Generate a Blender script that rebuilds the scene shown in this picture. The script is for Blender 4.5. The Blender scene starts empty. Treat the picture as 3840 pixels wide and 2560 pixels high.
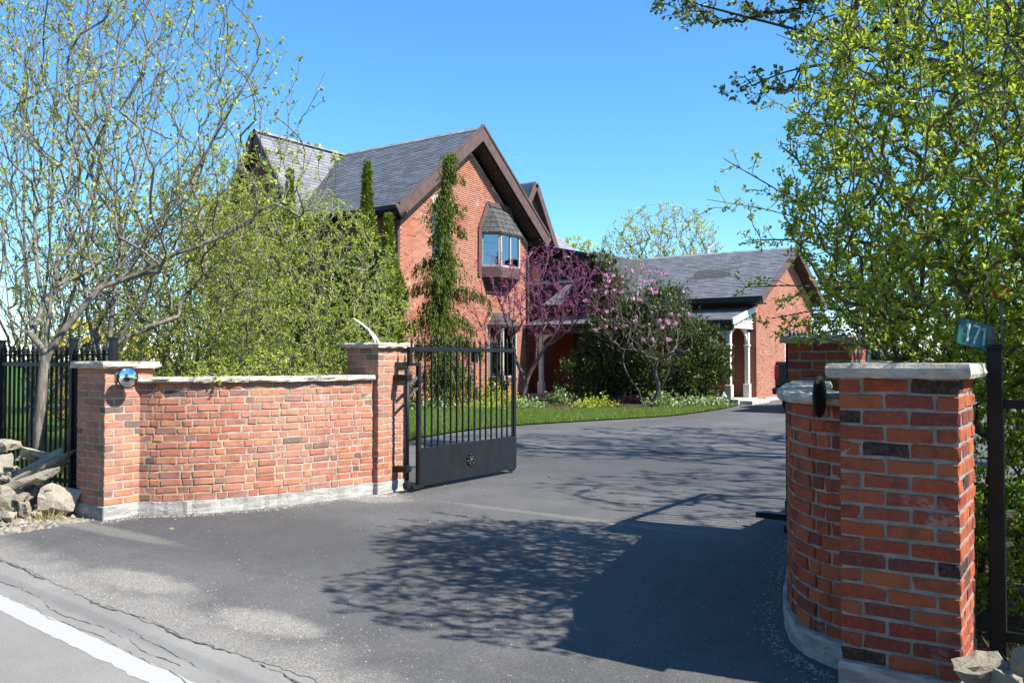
import bpy, bmesh, math, random
import numpy as np
from mathutils import Vector, Matrix

R = math.radians
scene = bpy.context.scene
COL = scene.collection

# ------------------------------------------------------------------ camera, sky, sun, exposure
# axes: +X runs along the garden walls to the right, +Y leads into the property, the photographer stands on the road at the origin
cam_d = bpy.data.cameras.new('camera')
cam_d.sensor_width = 36.0
cam_d.lens = 29.85
cam_d.clip_start = 0.05
cam_d.clip_end = 3000.0
cam = bpy.data.objects.new('camera', cam_d)
cam.location = (0, 0, 1.42)
cam.rotation_euler = (R(91.23), 0, R(34.8))
COL.objects.link(cam)
scene.camera = cam

SUN_DIR = Vector((0.985 * math.cos(R(47.2)), 0.165 * math.cos(R(47.2)), math.sin(R(47.2)))).normalized()
world = bpy.data.worlds.new('World')
scene.world = world
world.use_nodes = True
wt = world.node_tree
wt.nodes.clear()
sky = wt.nodes.new('ShaderNodeTexSky')
sky.sky_type = 'NISHITA'
sky.sun_disc = False
sky.sun_elevation = R(47.2)
sky.sun_rotation = math.atan2(SUN_DIR.x, SUN_DIR.y)
sky.altitude = 0
sky.air_density = 1.0
sky.dust_density = 0.0
sky.ozone_density = 10.0
bg = wt.nodes.new('ShaderNodeBackground')
bg.inputs['Strength'].default_value = 0.126
hs = wt.nodes.new('ShaderNodeHueSaturation')
hs.inputs['Saturation'].default_value = 1.08
hs.inputs['Hue'].default_value = 0.491
wo = wt.nodes.new('ShaderNodeOutputWorld')
wt.links.new(sky.outputs[0], hs.inputs['Color'])
wt.links.new(hs.outputs[0], bg.inputs['Color'])
wt.links.new(bg.outputs[0], wo.inputs['Surface'])

sun_d = bpy.data.lights.new('sun', 'SUN')
sun_d.energy = 5.0
sun_d.angle = R(0.53)
sun_d.color = (1.0, 0.955, 0.88)
sun = bpy.data.objects.new('sun', sun_d)
sun.rotation_euler = SUN_DIR.to_track_quat('Z', 'Y').to_euler()
sun.location = (20, 5, 30)
COL.objects.link(sun)

scene.view_settings.view_transform = 'Standard'
scene.view_settings.look = 'None'
scene.view_settings.exposure = 1.1
scene.view_settings.gamma = 1.0
scene.view_settings.use_curve_mapping = False
scene.render.engine = 'CYCLES'
scene.cycles.max_bounces = 8
scene.cycles.transparent_max_bounces = 8

rng = np.random.default_rng(7)
random.seed(7)

# ------------------------------------------------------------------ object helpers
WL = {}

def obj(name, me, mat=None, parent=None, loc=None, label=None, cat=None, group=None, kind=None):
    o = bpy.data.objects.new(name, me)
    COL.objects.link(o)
    if mat is not None and me is not None and len(me.materials) == 0:
        me.materials.append(mat)
    if loc is not None:
        o.location = loc
        WL[o.name] = Vector(loc)
    if parent is not None:
        o.parent = parent
        w = WL.get(parent.name)
        if w is not None:
            o.matrix_parent_inverse = Matrix.Translation(-w)
    tag(o, label, cat, group, kind)
    return o

def tag(o, label=None, cat=None, group=None, kind=None):
    if label: o['label'] = label
    if cat: o['category'] = cat
    if group: o['group'] = group
    if kind: o['kind'] = kind

def thing(name, loc, label, cat, group=None):
    return obj(name, None, None, None, loc, label, cat, group)

def mesh_np(name, V, F, smooth=False):
    """V (n,3); F a (m,k) array or a list of such arrays."""
    if not isinstance(F, list):
        F = [F]
    F = [np.asarray(f, dtype=np.int32) for f in F if len(f)]
    me = bpy.data.meshes.new(name)
    V = np.asarray(V, dtype=np.float32)
    me.vertices.add(len(V))
    me.vertices.foreach_set('co', V.ravel())
    nl = sum(f.size for f in F)
    npoly = sum(len(f) for f in F)
    me.loops.add(nl)
    me.polygons.add(npoly)
    me.loops.foreach_set('vertex_index', np.concatenate([f.ravel() for f in F]))
    tot = np.concatenate([np.full(len(f), f.shape[1], dtype=np.int32) for f in F])
    st = np.zeros(npoly, dtype=np.int32)
    st[1:] = np.cumsum(tot)[:-1]
    me.polygons.foreach_set('loop_start', st)
    me.polygons.foreach_set('loop_total', tot)
    if smooth:
        me.polygons.foreach_set('use_smooth', np.ones(npoly, dtype=bool))
    me.update(calc_edges=True)
    return me

BOXF = [(0, 3, 2, 1), (4, 5, 6, 7), (0, 1, 5, 4), (1, 2, 6, 5), (2, 3, 7, 6), (3, 0, 4, 7)]

class MB:
    """collects shapes into one mesh"""
    def __init__(self):
        self.v, self.f = [], []
    def add(self, vs, fs):
        n = len(self.v)
        self.v += [tuple(p) for p in vs]
        self.f += [tuple(i + n for i in f) for f in fs]
        return self
    def box(self, x0, x1, y0, y1, z0, z1, rz=0, about=None):
        vs = [(x0, y0, z0), (x1, y0, z0), (x1, y1, z0), (x0, y1, z0), (x0, y0, z1), (x1, y0, z1), (x1, y1, z1), (x0, y1, z1)]
        if rz:
            cx, cy = about or ((x0 + x1) / 2, (y0 + y1) / 2)
            c, s = math.cos(rz), math.sin(rz)
            vs = [(cx + (x - cx) * c - (y - cy) * s, cy + (x - cx) * s + (y - cy) * c, z) for x, y, z in vs]
        return self.add(vs, BOXF)
    def bar(self, p, q, w, h, up=(0, 0, 1)):
        p, q = Vector(p), Vector(q)
        d = (q - p).normalized()
        u = Vector(up)
        s = d.cross(u).normalized()
        u = s.cross(d).normalized()
        vs = []
        for e in (p, q):
            for a, b in ((-1, -1), (1, -1), (1, 1), (-1, 1)):
                vs.append(e + s * (a * w / 2) + u * (b * h / 2))
        return self.add(vs, BOXF)
    def prism(self, poly, axis, a, b):
        """poly in the two other axes, swept along axis 'x','y' or 'z' from a to b"""
        n = len(poly)
        def P(t, u, v):
            return {'x': (t, u, v), 'y': (u, t, v), 'z': (u, v, t)}[axis]
        vs = [P(a, *p) for p in poly] + [P(b, *p) for p in poly]
        fs = [tuple(range(n))[::-1], tuple(range(n, 2 * n))]
        fs += [(i, (i + 1) % n, n + (i + 1) % n, n + i) for i in range(n)]
        return self.add(vs, fs)
    def tube(self, pts, radii, k=8, cap=True):
        pts = [Vector(p) for p in pts]
        if not hasattr(radii, '__len__'):
            radii = [radii] * len(pts)
        n = len(pts)
        vs = []
        u = None
        for i in range(n):
            d = (pts[min(i + 1, n - 1)] - pts[max(i - 1, 0)]).normalized()
            if u is None:
                u = d.orthogonal().normalized()
            u = (u - d * u.dot(d)).normalized()
            w = d.cross(u)
            for j in range(k):
                a = 2 * math.pi * j / k
                vs.append(pts[i] + (u * math.cos(a) + w * math.sin(a)) * radii[i])
        fs = [(i * k + j, i * k + (j + 1) % k, (i + 1) * k + (j + 1) % k, (i + 1) * k + j) for i in range(n - 1) for j in range(k)]
        if cap:
            fs += [tuple(range(k))[::-1], tuple(range((n - 1) * k, n * k))]
        return self.add(vs, fs)
    def mesh(self, name, smooth=False, bevel=0, recalc=True):
        me = bpy.data.meshes.new(name)
        me.from_pydata(self.v, [], self.f)
        if recalc or bevel:
            bm = bmesh.new()
            bm.from_mesh(me)
            if bevel:
                bmesh.ops.bevel(bm, geom=list(bm.edges), offset=bevel, segments=1, affect='EDGES', clamp_overlap=True)
            bmesh.ops.recalc_face_normals(bm, faces=bm.faces)
            bm.to_mesh(me)
            bm.free()
        if smooth:
            me.polygons.foreach_set('use_smooth', np.ones(len(me.polygons), dtype=bool))
        me.update()
        return me
    def build(self, name, mat, parent=None, smooth=False, bevel=0, **kw):
        return obj(name, self.mesh(name, smooth, bevel), mat, parent, **kw)

def flat(name, poly, z, mat, kind='structure', label=None, parent=None):
    """a horizontal sheet from an outline"""
    bm = bmesh.new()
    vs = [bm.verts.new((x, y, z)) for x, y in poly]
    f = bm.faces.new(vs)
    f.normal_update()
    if f.normal.z < 0:
        f.normal_flip()
    bmesh.ops.triangulate(bm, faces=[f])
    me = bpy.data.meshes.new(name)
    bm.to_mesh(me)
    bm.free()
    return obj(name, me, mat, parent, kind=kind, label=label)

# ------------------------------------------------------------------ materials
class NT:
    def __init__(self, name):
        self.m = bpy.data.materials.new(name)
        self.m.use_nodes = True
        self.t = self.m.node_tree
        self.t.nodes.clear()
        self.out = self.t.nodes.new('ShaderNodeOutputMaterial')
    def n(self, kind, props=None, **ins):
        nd = self.t.nodes.new('ShaderNode' + kind)
        for k, v in (props or {}).items():
            setattr(nd, k, v)
        for k, v in ins.items():
            self.put(nd, k, v)
        return nd
    def put(self, nd, k, v):
        key = int(k[1:]) if k[0] == 'i' and k[1:].isdigit() else k.replace('_', ' ')
        s = nd.inputs[key]
        if isinstance(v, bpy.types.NodeSocket):
            self.t.links.new(v, s)
        elif isinstance(v, bpy.types.Node):
            self.t.links.new(v.outputs[0], s)
        else:
            s.default_value = v
    def pos(self, scale=(1, 1, 1)):
        g = self.n('NewGeometry')
        m = self.n('Mapping', Vector=g.outputs['Position'], Scale=scale)
        return m.outputs[0]
    def noise(self, scale, detail=4, rough=0.55, vec=None, dist=0):
        nd = self.n('TexNoise', Scale=scale, Detail=detail, Roughness=rough, Distortion=dist)
        self.put(nd, 'Vector', vec if vec is not None else self.pos())
        return nd.outputs['Fac']
    def math(self, op, a, b=0.0, c=0.0, clamp=False):
        nd = self.n('Math', {'operation': op, 'use_clamp': clamp}, i0=a, i1=b)
        if op in ('MULTIPLY_ADD', 'SMOOTH_MIN'):
            self.put(nd, 'i2', c)
        return nd.outputs[0]
    def smooth(self, v, lo, hi):
        nd = self.n('MapRange', {'interpolation_type': 'SMOOTHSTEP'}, i0=v, i1=lo, i2=hi)
        return nd.outputs[0]
    def ramp(self, fac, stops, interp='LINEAR'):
        nd = self.n('ValToRGB', i0=fac)
        cr = nd.color_ramp
        cr.interpolation = interp
        while len(cr.elements) < len(stops):
            cr.elements.new(0.5)
        for e, (p, c) in zip(cr.elements, stops):
            e.position = p
            e.color = (*c, 1) if len(c) == 3 else c
        return nd.outputs[0]
    def mix(self, fac, a, b, blend='MIX'):
        nd = self.n('Mix', {'data_type': 'RGBA', 'blend_type': blend})
        for i, v in ((0, fac), (6, a), (7, b)):
            s = nd.inputs[i]
            if isinstance(v, bpy.types.NodeSocket):
                self.t.links.new(v, s)
            else:
                s.default_value = (*v, 1) if isinstance(v, tuple) and len(v) == 3 else v
        return nd.outputs[2]
    def bump(self, h, strength, dist=0.01):
        return self.n('Bump', Height=h, Strength=strength, Distance=dist).outputs[0]
    def rand(self):
        a = self.n('ObjectInfo').outputs['Random']
        b = self.n('NewGeometry').outputs['Random Per Island']
        return self.math('FRACT', self.math('ADD', a, self.math('MULTIPLY', b, 7.31)))
    def bsdf(self, color, rough=0.8, normal=None, spec=0.3, metal=0.0, **kw):
        nd = self.n('BsdfPrincipled')
        self.put(nd, 'Base_Color', (*color, 1) if isinstance(color, tuple) and len(color) == 3 else color)
        self.put(nd, 'Roughness', rough)
        self.put(nd, 'Metallic', metal)
        self.put(nd, 'Specular_IOR_Level', spec)
        if normal is not None:
            self.put(nd, 'Normal', normal)
        for k, v in kw.items():
            self.put(nd, k, v)
        self.t.links.new(nd.outputs[0], self.out.inputs['Surface'])
        return self.m

def brick_material(name, stops, stain=0.25, white=0.0, fade=0.0):
    t = NT(name)
    r = t.rand()
    base = t.ramp(r, stops)
    n1 = t.noise(13, 5, 0.6)
    n2 = t.noise(55, 5, 0.65)
    c = t.mix(t.math('MULTIPLY', t.smooth(n1, 0.47, 0.68), stain), base, (0.075, 0.045, 0.042))
    c = t.mix(t.math('MULTIPLY', t.smooth(n2, 0.4, 0.75), 0.38), c, t.mix(0.5, base, (0.56, 0.25, 0.14)))
    w = t.math('MULTIPLY', t.smooth(t.noise(3.1, 5, 0.6), 0.62, 0.72), t.smooth(n2, 0.35, 0.6))
    c = t.mix(t.math('MULTIPLY', w, white), c, (0.62, 0.56, 0.52))
    if fade:
        c = t.mix(t.math('MULTIPLY', t.smooth(t.noise(1.1, 4, 0.6), 0.25, 0.75), fade * 2), c, (0.52, 0.35, 0.27))
    h = t.math('ADD', t.math('MULTIPLY', n2, 0.7), t.math('MULTIPLY', t.noise(220, 3), 0.5))
    return t.bsdf(c, 0.9, t.bump(h, 0.55, 0.006), 0.15)

GATE_BRICK = [(0.0, (0.33, 0.092, 0.054)), (0.14, (0.41, 0.142, 0.08)), (0.3, (0.36, 0.125, 0.08)), (0.45, (0.43, 0.172, 0.098)),
              (0.58, (0.38, 0.155, 0.108)), (0.7, (0.47, 0.20, 0.09)), (0.82, (0.31, 0.122, 0.09)), (0.89, (0.2, 0.1, 0.082)), (0.93, (0.36, 0.14, 0.092)), (0.985, (0.06, 0.05, 0.048))]
SHADE_BRICK = [(0.0, (0.25, 0.045, 0.027)), (0.14, (0.36, 0.08, 0.036)), (0.3, (0.28, 0.06, 0.036)), (0.45, (0.37, 0.095, 0.042)),
              (0.58, (0.28, 0.07, 0.046)), (0.7, (0.39, 0.115, 0.046)), (0.82, (0.19, 0.046, 0.036)), (0.9, (0.12, 0.042, 0.036)), (0.95, (0.29, 0.065, 0.04)), (0.985, (0.028, 0.027, 0.027))]  # same brick, darker and redder: shade of the right-hand side painted into its colour
M = {}
M['brick'] = brick_material('reclaimed_brick', GATE_BRICK, 0.55, 0.6, 0.13)
M['shade_brick'] = brick_material('shade_toned_brick', SHADE_BRICK, 0.6, 0.35)
M['house_brick'] = brick_material('house_brick', [(0.0, (0.42, 0.14, 0.08)), (0.3, (0.47, 0.17, 0.095)), (0.55, (0.38, 0.115, 0.07)), (0.8, (0.45, 0.18, 0.11)), (1.0, (0.26, 0.085, 0.06))], 0.4, 0.8, 0.13)

def simple(name, color, rough=0.8, var=0.25, scale=20, bump=0.3, bscale=60, spec=0.3, metal=0.0, bdist=0.005):
    t = NT(name)
    n = t.noise(scale, 5, 0.6)
    dark = tuple(c * (1 - var) for c in color)
    light = tuple(min(1, c * (1 + var)) for c in color)
    c = t.mix(t.smooth(n, 0.3, 0.7), dark, light)
    nb = t.bump(t.noise(bscale, 4, 0.65), bump, bdist) if bump else None
    return t.bsdf(c, rough, nb, spec, metal)

M['mortar_shade'] = simple('shade_toned_mortar', (0.27, 0.25, 0.22), 0.95, 0.25, 14, 0.8, 180, 0.1)  # mortar darkened to carry the shade on the right-hand pillars and wall
M['mortar'] = simple('mortar', (0.37, 0.32, 0.255), 0.95, 0.25, 14, 0.8, 180, 0.1)
M['house_mortar'] = simple('house_mortar', (0.50, 0.40, 0.32), 0.95, 0.2, 6, 0.5, 120, 0.1)
t = NT('concrete_footing')
c = t.mix(t.smooth(t.noise(5, 6, 0.7, t.pos((1, 1, 5))), 0.35, 0.7), (0.27, 0.255, 0.235), (0.52, 0.50, 0.465))
M['footing'] = t.bsdf(c, 0.95, t.bump(t.noise(45, 5, 0.7), 0.9, 0.012), 0.1)
t = NT('limestone_cap')
c = t.mix(t.smooth(t.noise(11, 5, 0.65), 0.3, 0.7), (0.36, 0.32, 0.26), (0.57, 0.52, 0.44))
c = t.mix(t.math('MULTIPLY', t.smooth(t.noise(38, 4), 0.55, 0.75), 0.6), c, (0.2, 0.18, 0.16))
M['cap'] = t.bsdf(c, 0.92, t.bump(t.noise(32, 6, 0.7), 1.0, 0.014), 0.12)
M['black_metal'] = simple('black_painted_metal', (0.008, 0.0095, 0.0115), 0.5, 0.25, 9, 0.12, 160, 0.3)
M['gloss_black'] = simple('gloss_black_iron', (0.012, 0.012, 0.013), 0.18, 0.2, 30, 0.1, 100, 0.6)
M['worn_steel'] = simple('worn_steel', (0.16, 0.155, 0.15), 0.45, 0.5, 30, 0.3, 90, 0.5, 0.6)
M['white_plastic'] = simple('white_plastic', (0.78, 0.78, 0.77), 0.4, 0.06, 10, 0.0)
M['brown_trim'] = simple('brown_painted_trim', (0.10, 0.062, 0.052), 0.6, 0.18, 5, 0.15, 30)
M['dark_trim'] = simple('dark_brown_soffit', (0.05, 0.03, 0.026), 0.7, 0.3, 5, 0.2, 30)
M['cream_paint'] = simple('cream_paint', (0.72, 0.66, 0.55), 0.6, 0.08, 7, 0.15, 40)
M['grey_sash'] = simple('taupe_window_sash', (0.36, 0.33, 0.29), 0.55, 0.1, 8, 0.1, 40)
M['gutter'] = simple('dark_gutter', (0.022, 0.019, 0.018), 0.5, 0.2, 4, 0.0)
M['curtain'] = simple('pale_curtain', (0.68, 0.66, 0.62), 0.9, 0.15, 6, 0.2, 12)
M['dark_room'] = simple('dim_interior', (0.03, 0.03, 0.032), 0.9, 0.3, 2, 0.0)
M['porch_floor'] = simple('porch_concrete', (0.40, 0.38, 0.35), 0.9, 0.2, 6, 0.4, 50)
M['flashing'] = simple('valley_flashing', (0.05, 0.052, 0.058), 0.55, 0.2, 6, 0.0)

t = NT('window_glass')
gl = t.n('BsdfGlossy', Color=(0.9, 0.93, 0.95, 1), Roughness=0.02)
tr = t.n('BsdfTransparent', Color=(0.55, 0.6, 0.62, 1))
fr = t.n('Fresnel', IOR=1.5)
fac = t.math('MULTIPLY_ADD', fr.outputs[0], 1.0, 0.22, clamp=True)
mx = t.n('MixShader', i0=fac, i1=tr, i2=gl)
t.t.links.new(mx.outputs[0], t.out.inputs['Surface'])
M['glass'] = t.m
t = NT('mirror_glass')
M['mirror'] = t.bsdf((0.86, 0.88, 0.9), 0.025, None, 0.5, 1.0)

# shingles: every tab its own tone
t = NT('asphalt_shingle')
c = t.ramp(t.rand(), [(0.0, (0.125, 0.125, 0.133)), (0.3, (0.185, 0.185, 0.195)), (0.6, (0.225, 0.224, 0.235)), (0.85, (0.28, 0.277, 0.288)), (1.0, (0.15, 0.15, 0.158))])
c = t.mix(t.math('MULTIPLY', t.noise(70, 3), 0.5), c, (0.28, 0.28, 0.29))
M['shingle'] = t.bsdf(c, 0.95, t.bump(t.noise(160, 3), 0.5, 0.004), 0.12)
M['roof_deck'] = simple('roof_underlay', (0.06, 0.06, 0.064), 0.95, 0.2, 12, 0.3, 80, 0.1)
M['patch_shingle'] = simple('weathered_patch_shingle', (0.13, 0.13, 0.118), 0.95, 0.2, 12, 0.3, 80, 0.1)

# far or hidden brick walls: bricks too small or shaded to pick apart, reds darkened to mimic porch shade
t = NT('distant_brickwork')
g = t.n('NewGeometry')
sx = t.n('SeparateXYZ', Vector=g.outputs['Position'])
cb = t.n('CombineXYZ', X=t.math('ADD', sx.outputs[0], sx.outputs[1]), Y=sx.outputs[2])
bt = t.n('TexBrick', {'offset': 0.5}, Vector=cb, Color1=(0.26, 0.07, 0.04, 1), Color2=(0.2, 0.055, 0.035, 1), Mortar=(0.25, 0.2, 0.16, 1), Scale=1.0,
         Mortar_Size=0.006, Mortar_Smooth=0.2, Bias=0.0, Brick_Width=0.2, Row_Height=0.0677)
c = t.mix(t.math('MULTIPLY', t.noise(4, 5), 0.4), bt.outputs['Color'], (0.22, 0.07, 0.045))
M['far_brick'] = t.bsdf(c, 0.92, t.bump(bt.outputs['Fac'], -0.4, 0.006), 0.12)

# asphalt of the drive, sand washed over its mouth
t = NT('drive_asphalt')
p = t.pos()
sep = t.n('SeparateXYZ', Vector=p)
X, Y = sep.outputs[0], sep.outputs[1]
big = t.noise(0.55, 5, 0.6)
streak = t.noise(1.0, 4, 0.6, t.pos((0.5, 0.16, 1)))
fine = t.noise(95, 3, 0.75)
mid = t.noise(9, 5, 0.75)
c = t.mix(t.smooth(big, 0.3, 0.7), (0.072, 0.070, 0.069), (0.122, 0.118, 0.114))
c = t.mix(t.math('MULTIPLY', t.smooth(streak, 0.45, 0.68), 0.55), c, (0.055, 0.054, 0.054))
c = t.mix(t.math('MULTIPLY', t.smooth(mid, 0.48, 0.72), 0.4), c, (0.155, 0.15, 0.142))
c = t.mix(t.math('MULTIPLY', t.smooth(fine, 0.58, 0.7), 0.7), c, (0.27, 0.26, 0.245))
c = t.mix(t.math('MULTIPLY', t.smooth(fine, 0.45, 0.32), 0.7), c, (0.035, 0.034, 0.034))
edge = t.math('ADD', t.math('ADD', Y, t.math('MULTIPLY', X, 0.088)), t.math('MULTIPLY', t.math('SUBTRACT', t.noise(1.7, 5, 0.65), 0.5), 0.9))
def blob(cx, cy, rx, ry):
    a = t.math('POWER', t.math('DIVIDE', t.math('SUBTRACT', X, cx), rx), 2.0)
    b = t.math('POWER', t.math('DIVIDE', t.math('SUBTRACT', Y, cy), ry), 2.0)
    d = t.math('ADD', t.math('ADD', a, b), t.math('MULTIPLY', t.math('SUBTRACT', t.noise(6, 5, 0.7), 0.5), 1.6))
    return t.smooth(d, 1.15, 0.2)
c = t.mix(t.math('MULTIPLY', t.math('MAXIMUM', blob(-5.6, 4.5, 2.4, 1.0), blob(-4.2, 10.5, 3.5, 2.5)), 0.55), c, (0.05, 0.05, 0.053))
sandm = t.math('MULTIPLY', t.smooth(edge, 2.78, 2.36), 0.75)
for cx, cy, rx, ry, s in ((-3.72, 3.02, 0.46, 0.2, 0.85), (-5.1, 3.12, 0.62, 0.2, 0.8), (-6.2, 6.4, 0.5, 0.32, 0.7), (-6.9, 3.9, 1.3, 0.12, 0.4), (-4.0, 6.6, 1.8, 0.08, 0.3)):
    sandm = t.math('MAXIMUM', sandm, t.math('MULTIPLY', blob(cx, cy, rx, ry), s))
grit = t.smooth(t.noise(130, 3, 0.7), 0.38, 0.62)
sandc = t.mix(grit, (0.17, 0.158, 0.14), (0.36, 0.33, 0.285))
c = t.mix(t.math('MULTIPLY', sandm, t.math('ADD', t.math('MULTIPLY', grit, 0.4), 0.6)), c, sandc)
M['asphalt'] = t.bsdf(c, 0.88, t.bump(t.math('ADD', fine, t.math('MULTIPLY', mid, 0.6)), 0.55, 0.006), 0.3)

t = NT('road_asphalt')
fine = t.noise(85, 3, 0.75)
c = t.mix(t.smooth(t.noise(1.2, 5, 0.6), 0.3, 0.7), (0.19, 0.181, 0.164), (0.245, 0.234, 0.213))
c = t.mix(t.math('MULTIPLY', t.smooth(fine, 0.58, 0.7), 0.6), c, (0.40, 0.385, 0.36))
c = t.mix(t.math('MULTIPLY', t.smooth(fine, 0.43, 0.3), 0.65), c, (0.10, 0.098, 0.095))
M['road'] = t.bsdf(c, 0.9, t.bump(fine, 0.6, 0.005), 0.25)
t = NT('road_paint')
wear = t.smooth(t.noise(90, 4, 0.75), 0.66, 0.78)
c = t.mix(t.math('MULTIPLY', wear, 0.7), (0.37, 0.36, 0.338), (0.25, 0.24, 0.225))
M['paint'] = t.bsdf(c, 0.75, t.bump(t.noise(170, 2, 0.7), 0.4, 0.003), 0.3)
M['tar'] = simple('crack_tar', (0.085, 0.082, 0.078), 0.85, 0.3, 40, 0.4, 120, 0.3)

t = NT('grass_ground')
c = t.mix(t.smooth(t.noise(1.3, 6, 0.65), 0.3, 0.7), (0.04, 0.10, 0.012), (0.075, 0.16, 0.02))
c = t.mix(t.math('MULTIPLY', t.smooth(t.noise(30, 4, 0.7), 0.5, 0.7), 0.6), c, (0.03, 0.055, 0.014))
M['grass_ground'] = t.bsdf(c, 0.95, t.bump(t.noise(60, 4, 0.7), 1.0, 0.03), 0.1)
t = NT('mulch')
c = t.ramp(t.noise(38, 5, 0.7), [(0.3, (0.035, 0.022, 0.016)), (0.55, (0.085, 0.055, 0.038)), (0.75, (0.2, 0.14, 0.095))])
M['mulch'] = t.bsdf(c, 0.95, t.bump(t.noise(38, 5, 0.7), 1.0, 0.04), 0.1)
t = NT('stony_verge')
c = t.ramp(t.noise(16, 6, 0.72), [(0.28, (0.12, 0.09, 0.06)), (0.5, (0.28, 0.22, 0.155)), (0.72, (0.46, 0.40, 0.31))])
M['verge'] = t.bsdf(c, 0.95, t.bump(t.noise(34, 6, 0.75), 1.0, 0.03), 0.1)
t = NT('rubble_limestone')
r = t.rand()
c = t.mix(r, (0.27, 0.235, 0.175), (0.43, 0.38, 0.30))
c = t.mix(t.math('MULTIPLY', t.smooth(t.noise(8, 5, 0.65), 0.45, 0.7), 0.55), c, (0.22, 0.205, 0.185))
c = t.mix(t.math('MULTIPLY', t.smooth(t.noise(36, 4, 0.7), 0.55, 0.75), 0.6), c, (0.12, 0.105, 0.085))
M['rubble'] = t.bsdf(c, 0.95, t.bump(t.noise(26, 7, 0.75), 1.0, 0.02), 0.1)

def bark(name, a, b, scale=(9, 9, 2.5)):
    t = NT(name)
    n = t.noise(3, 6, 0.7, t.pos(scale))
    c = t.mix(t.smooth(n, 0.35, 0.68), a, b)
    return t.bsdf(c, 0.95, t.bump(n, 0.7, 0.01), 0.1)
M['slate'] = simple('dark_slate', (0.065, 0.063, 0.06), 0.8, 0.35, 6, 0.4, 60)
M['bark_grey'] = bark('smooth_grey_bark', (0.10, 0.088, 0.072), (0.25, 0.225, 0.19))
M['bark_tan'] = bark('tan_twig_bark', (0.13, 0.105, 0.085), (0.31, 0.265, 0.215))
M['bark_dark'] = bark('dark_bark', (0.028, 0.024, 0.021), (0.075, 0.064, 0.054))
M['bark_mid'] = bark('mid_bark', (0.075, 0.06, 0.05), (0.19, 0.155, 0.125))
M['bark_redbud'] = bark('redbud_bark', (0.08, 0.055, 0.055), (0.2, 0.15, 0.135))

def leaf(name, stops, trans=0.4, rough=0.5, gloss=0.06):
    t = NT(name)
    c = t.ramp(t.n('NewGeometry').outputs['Random Per Island'], stops)
    d = t.n('BsdfDiffuse', Color=c)
    tc = t.mix(0.35, c, (0.75, 0.85, 0.1), 'MULTIPLY')
    tl = t.n('BsdfTranslucent', Color=t.mix(0.5, c, (min(1, stops[-1][1][0] * 1.7), min(1, stops[-1][1][1] * 1.6), stops[-1][1][2])))
    m1 = t.n('MixShader', i0=trans, i1=d, i2=tl)
    g = t.n('BsdfGlossy', Color=(0.9, 0.95, 0.9, 1), Roughness=rough)
    m2 = t.n('MixShader', i0=gloss, i1=m1, i2=g)
    t.t.links.new(m2.outputs[0], t.out.inputs['Surface'])
    return t.m
M['leaf_shrub'] = leaf('fresh_shrub_leaf', [(0, (0.18, 0.25, 0.028)), (0.5, (0.30, 0.38, 0.04)), (1, (0.44, 0.51, 0.065))], 0.52, 0.4, 0.03)
M['leaf_right'] = leaf('bright_hedge_leaf', [(0, (0.10, 0.17, 0.017)), (0.5, (0.21, 0.31, 0.026)), (1, (0.40, 0.49, 0.055))], 0.55, 0.4, 0.03)
M['leaf_bud'] = leaf('opening_maple_leaf', [(0, (0.20, 0.26, 0.035)), (0.5, (0.32, 0.37, 0.05)), (1, (0.45, 0.46, 0.08))], 0.42, 0.5, 0.04)
M['leaf_dark'] = leaf('dull_maple_leaf', [(0, (0.06, 0.085, 0.018)), (0.5, (0.10, 0.13, 0.022)), (1, (0.16, 0.18, 0.03))], 0.35, 0.5, 0.05)
M['leaf_yellow'] = leaf('yellow_blossom', [(0, (0.50, 0.36, 0.015)), (0.6, (0.68, 0.48, 0.02)), (1, (0.50, 0.46, 0.04))], 0.35, 0.6, 0.02)
M['leaf_cedar'] = leaf('arborvitae_spray', [(0, (0.06, 0.095, 0.012)), (0.5, (0.125, 0.17, 0.018)), (1, (0.21, 0.24, 0.026))], 0.25, 0.5, 0.04)
M['leaf_yew'] = leaf('dark_cedar_spray', [(0, (0.022, 0.04, 0.012)), (0.5, (0.05, 0.075, 0.017)), (1, (0.11, 0.135, 0.025))], 0.22, 0.5, 0.04)
M['leaf_cypress'] = leaf('weeping_cypress_spray', [(0, (0.04, 0.065, 0.011)), (0.5, (0.095, 0.125, 0.018)), (1, (0.19, 0.21, 0.035))], 0.28, 0.55, 0.01)
M['leaf_magenta'] = leaf('magenta_blossom', [(0, (0.19, 0.03, 0.13)), (0.5, (0.31, 0.055, 0.21)), (1, (0.44, 0.12, 0.32))], 0.3, 0.6, 0.02)
M['leaf_pink'] = leaf('pink_petal', [(0, (0.42, 0.13, 0.33)), (0.5, (0.58, 0.24, 0.46)), (1, (0.7, 0.4, 0.58))], 0.35, 0.5, 0.03)
M['leaf_far'] = leaf('far_yellow_green_bud', [(0, (0.34, 0.36, 0.06)), (0.5, (0.46, 0.47, 0.07)), (1, (0.58, 0.56, 0.1))], 0.35, 0.6, 0.02)
M['leaf_ground'] = leaf('groundcover_leaf', [(0, (0.08, 0.15, 0.03)), (0.6, (0.16, 0.27, 0.045)), (1, (0.4, 0.48, 0.3))], 0.3, 0.4, 0.05)
M['grass'] = leaf('grass_blade', [(0, (0.05, 0.115, 0.014)), (0.5, (0.09, 0.185, 0.02)), (0.9, (0.15, 0.25, 0.035)), (1, (0.3, 0.28, 0.1))], 0.4, 0.4, 0.02)
M['dry_grass'] = leaf('dry_grass', [(0, (0.30, 0.23, 0.12)), (0.6, (0.45, 0.36, 0.2)), (1, (0.2, 0.24, 0.06))], 0.25, 0.6, 0.02)

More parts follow.
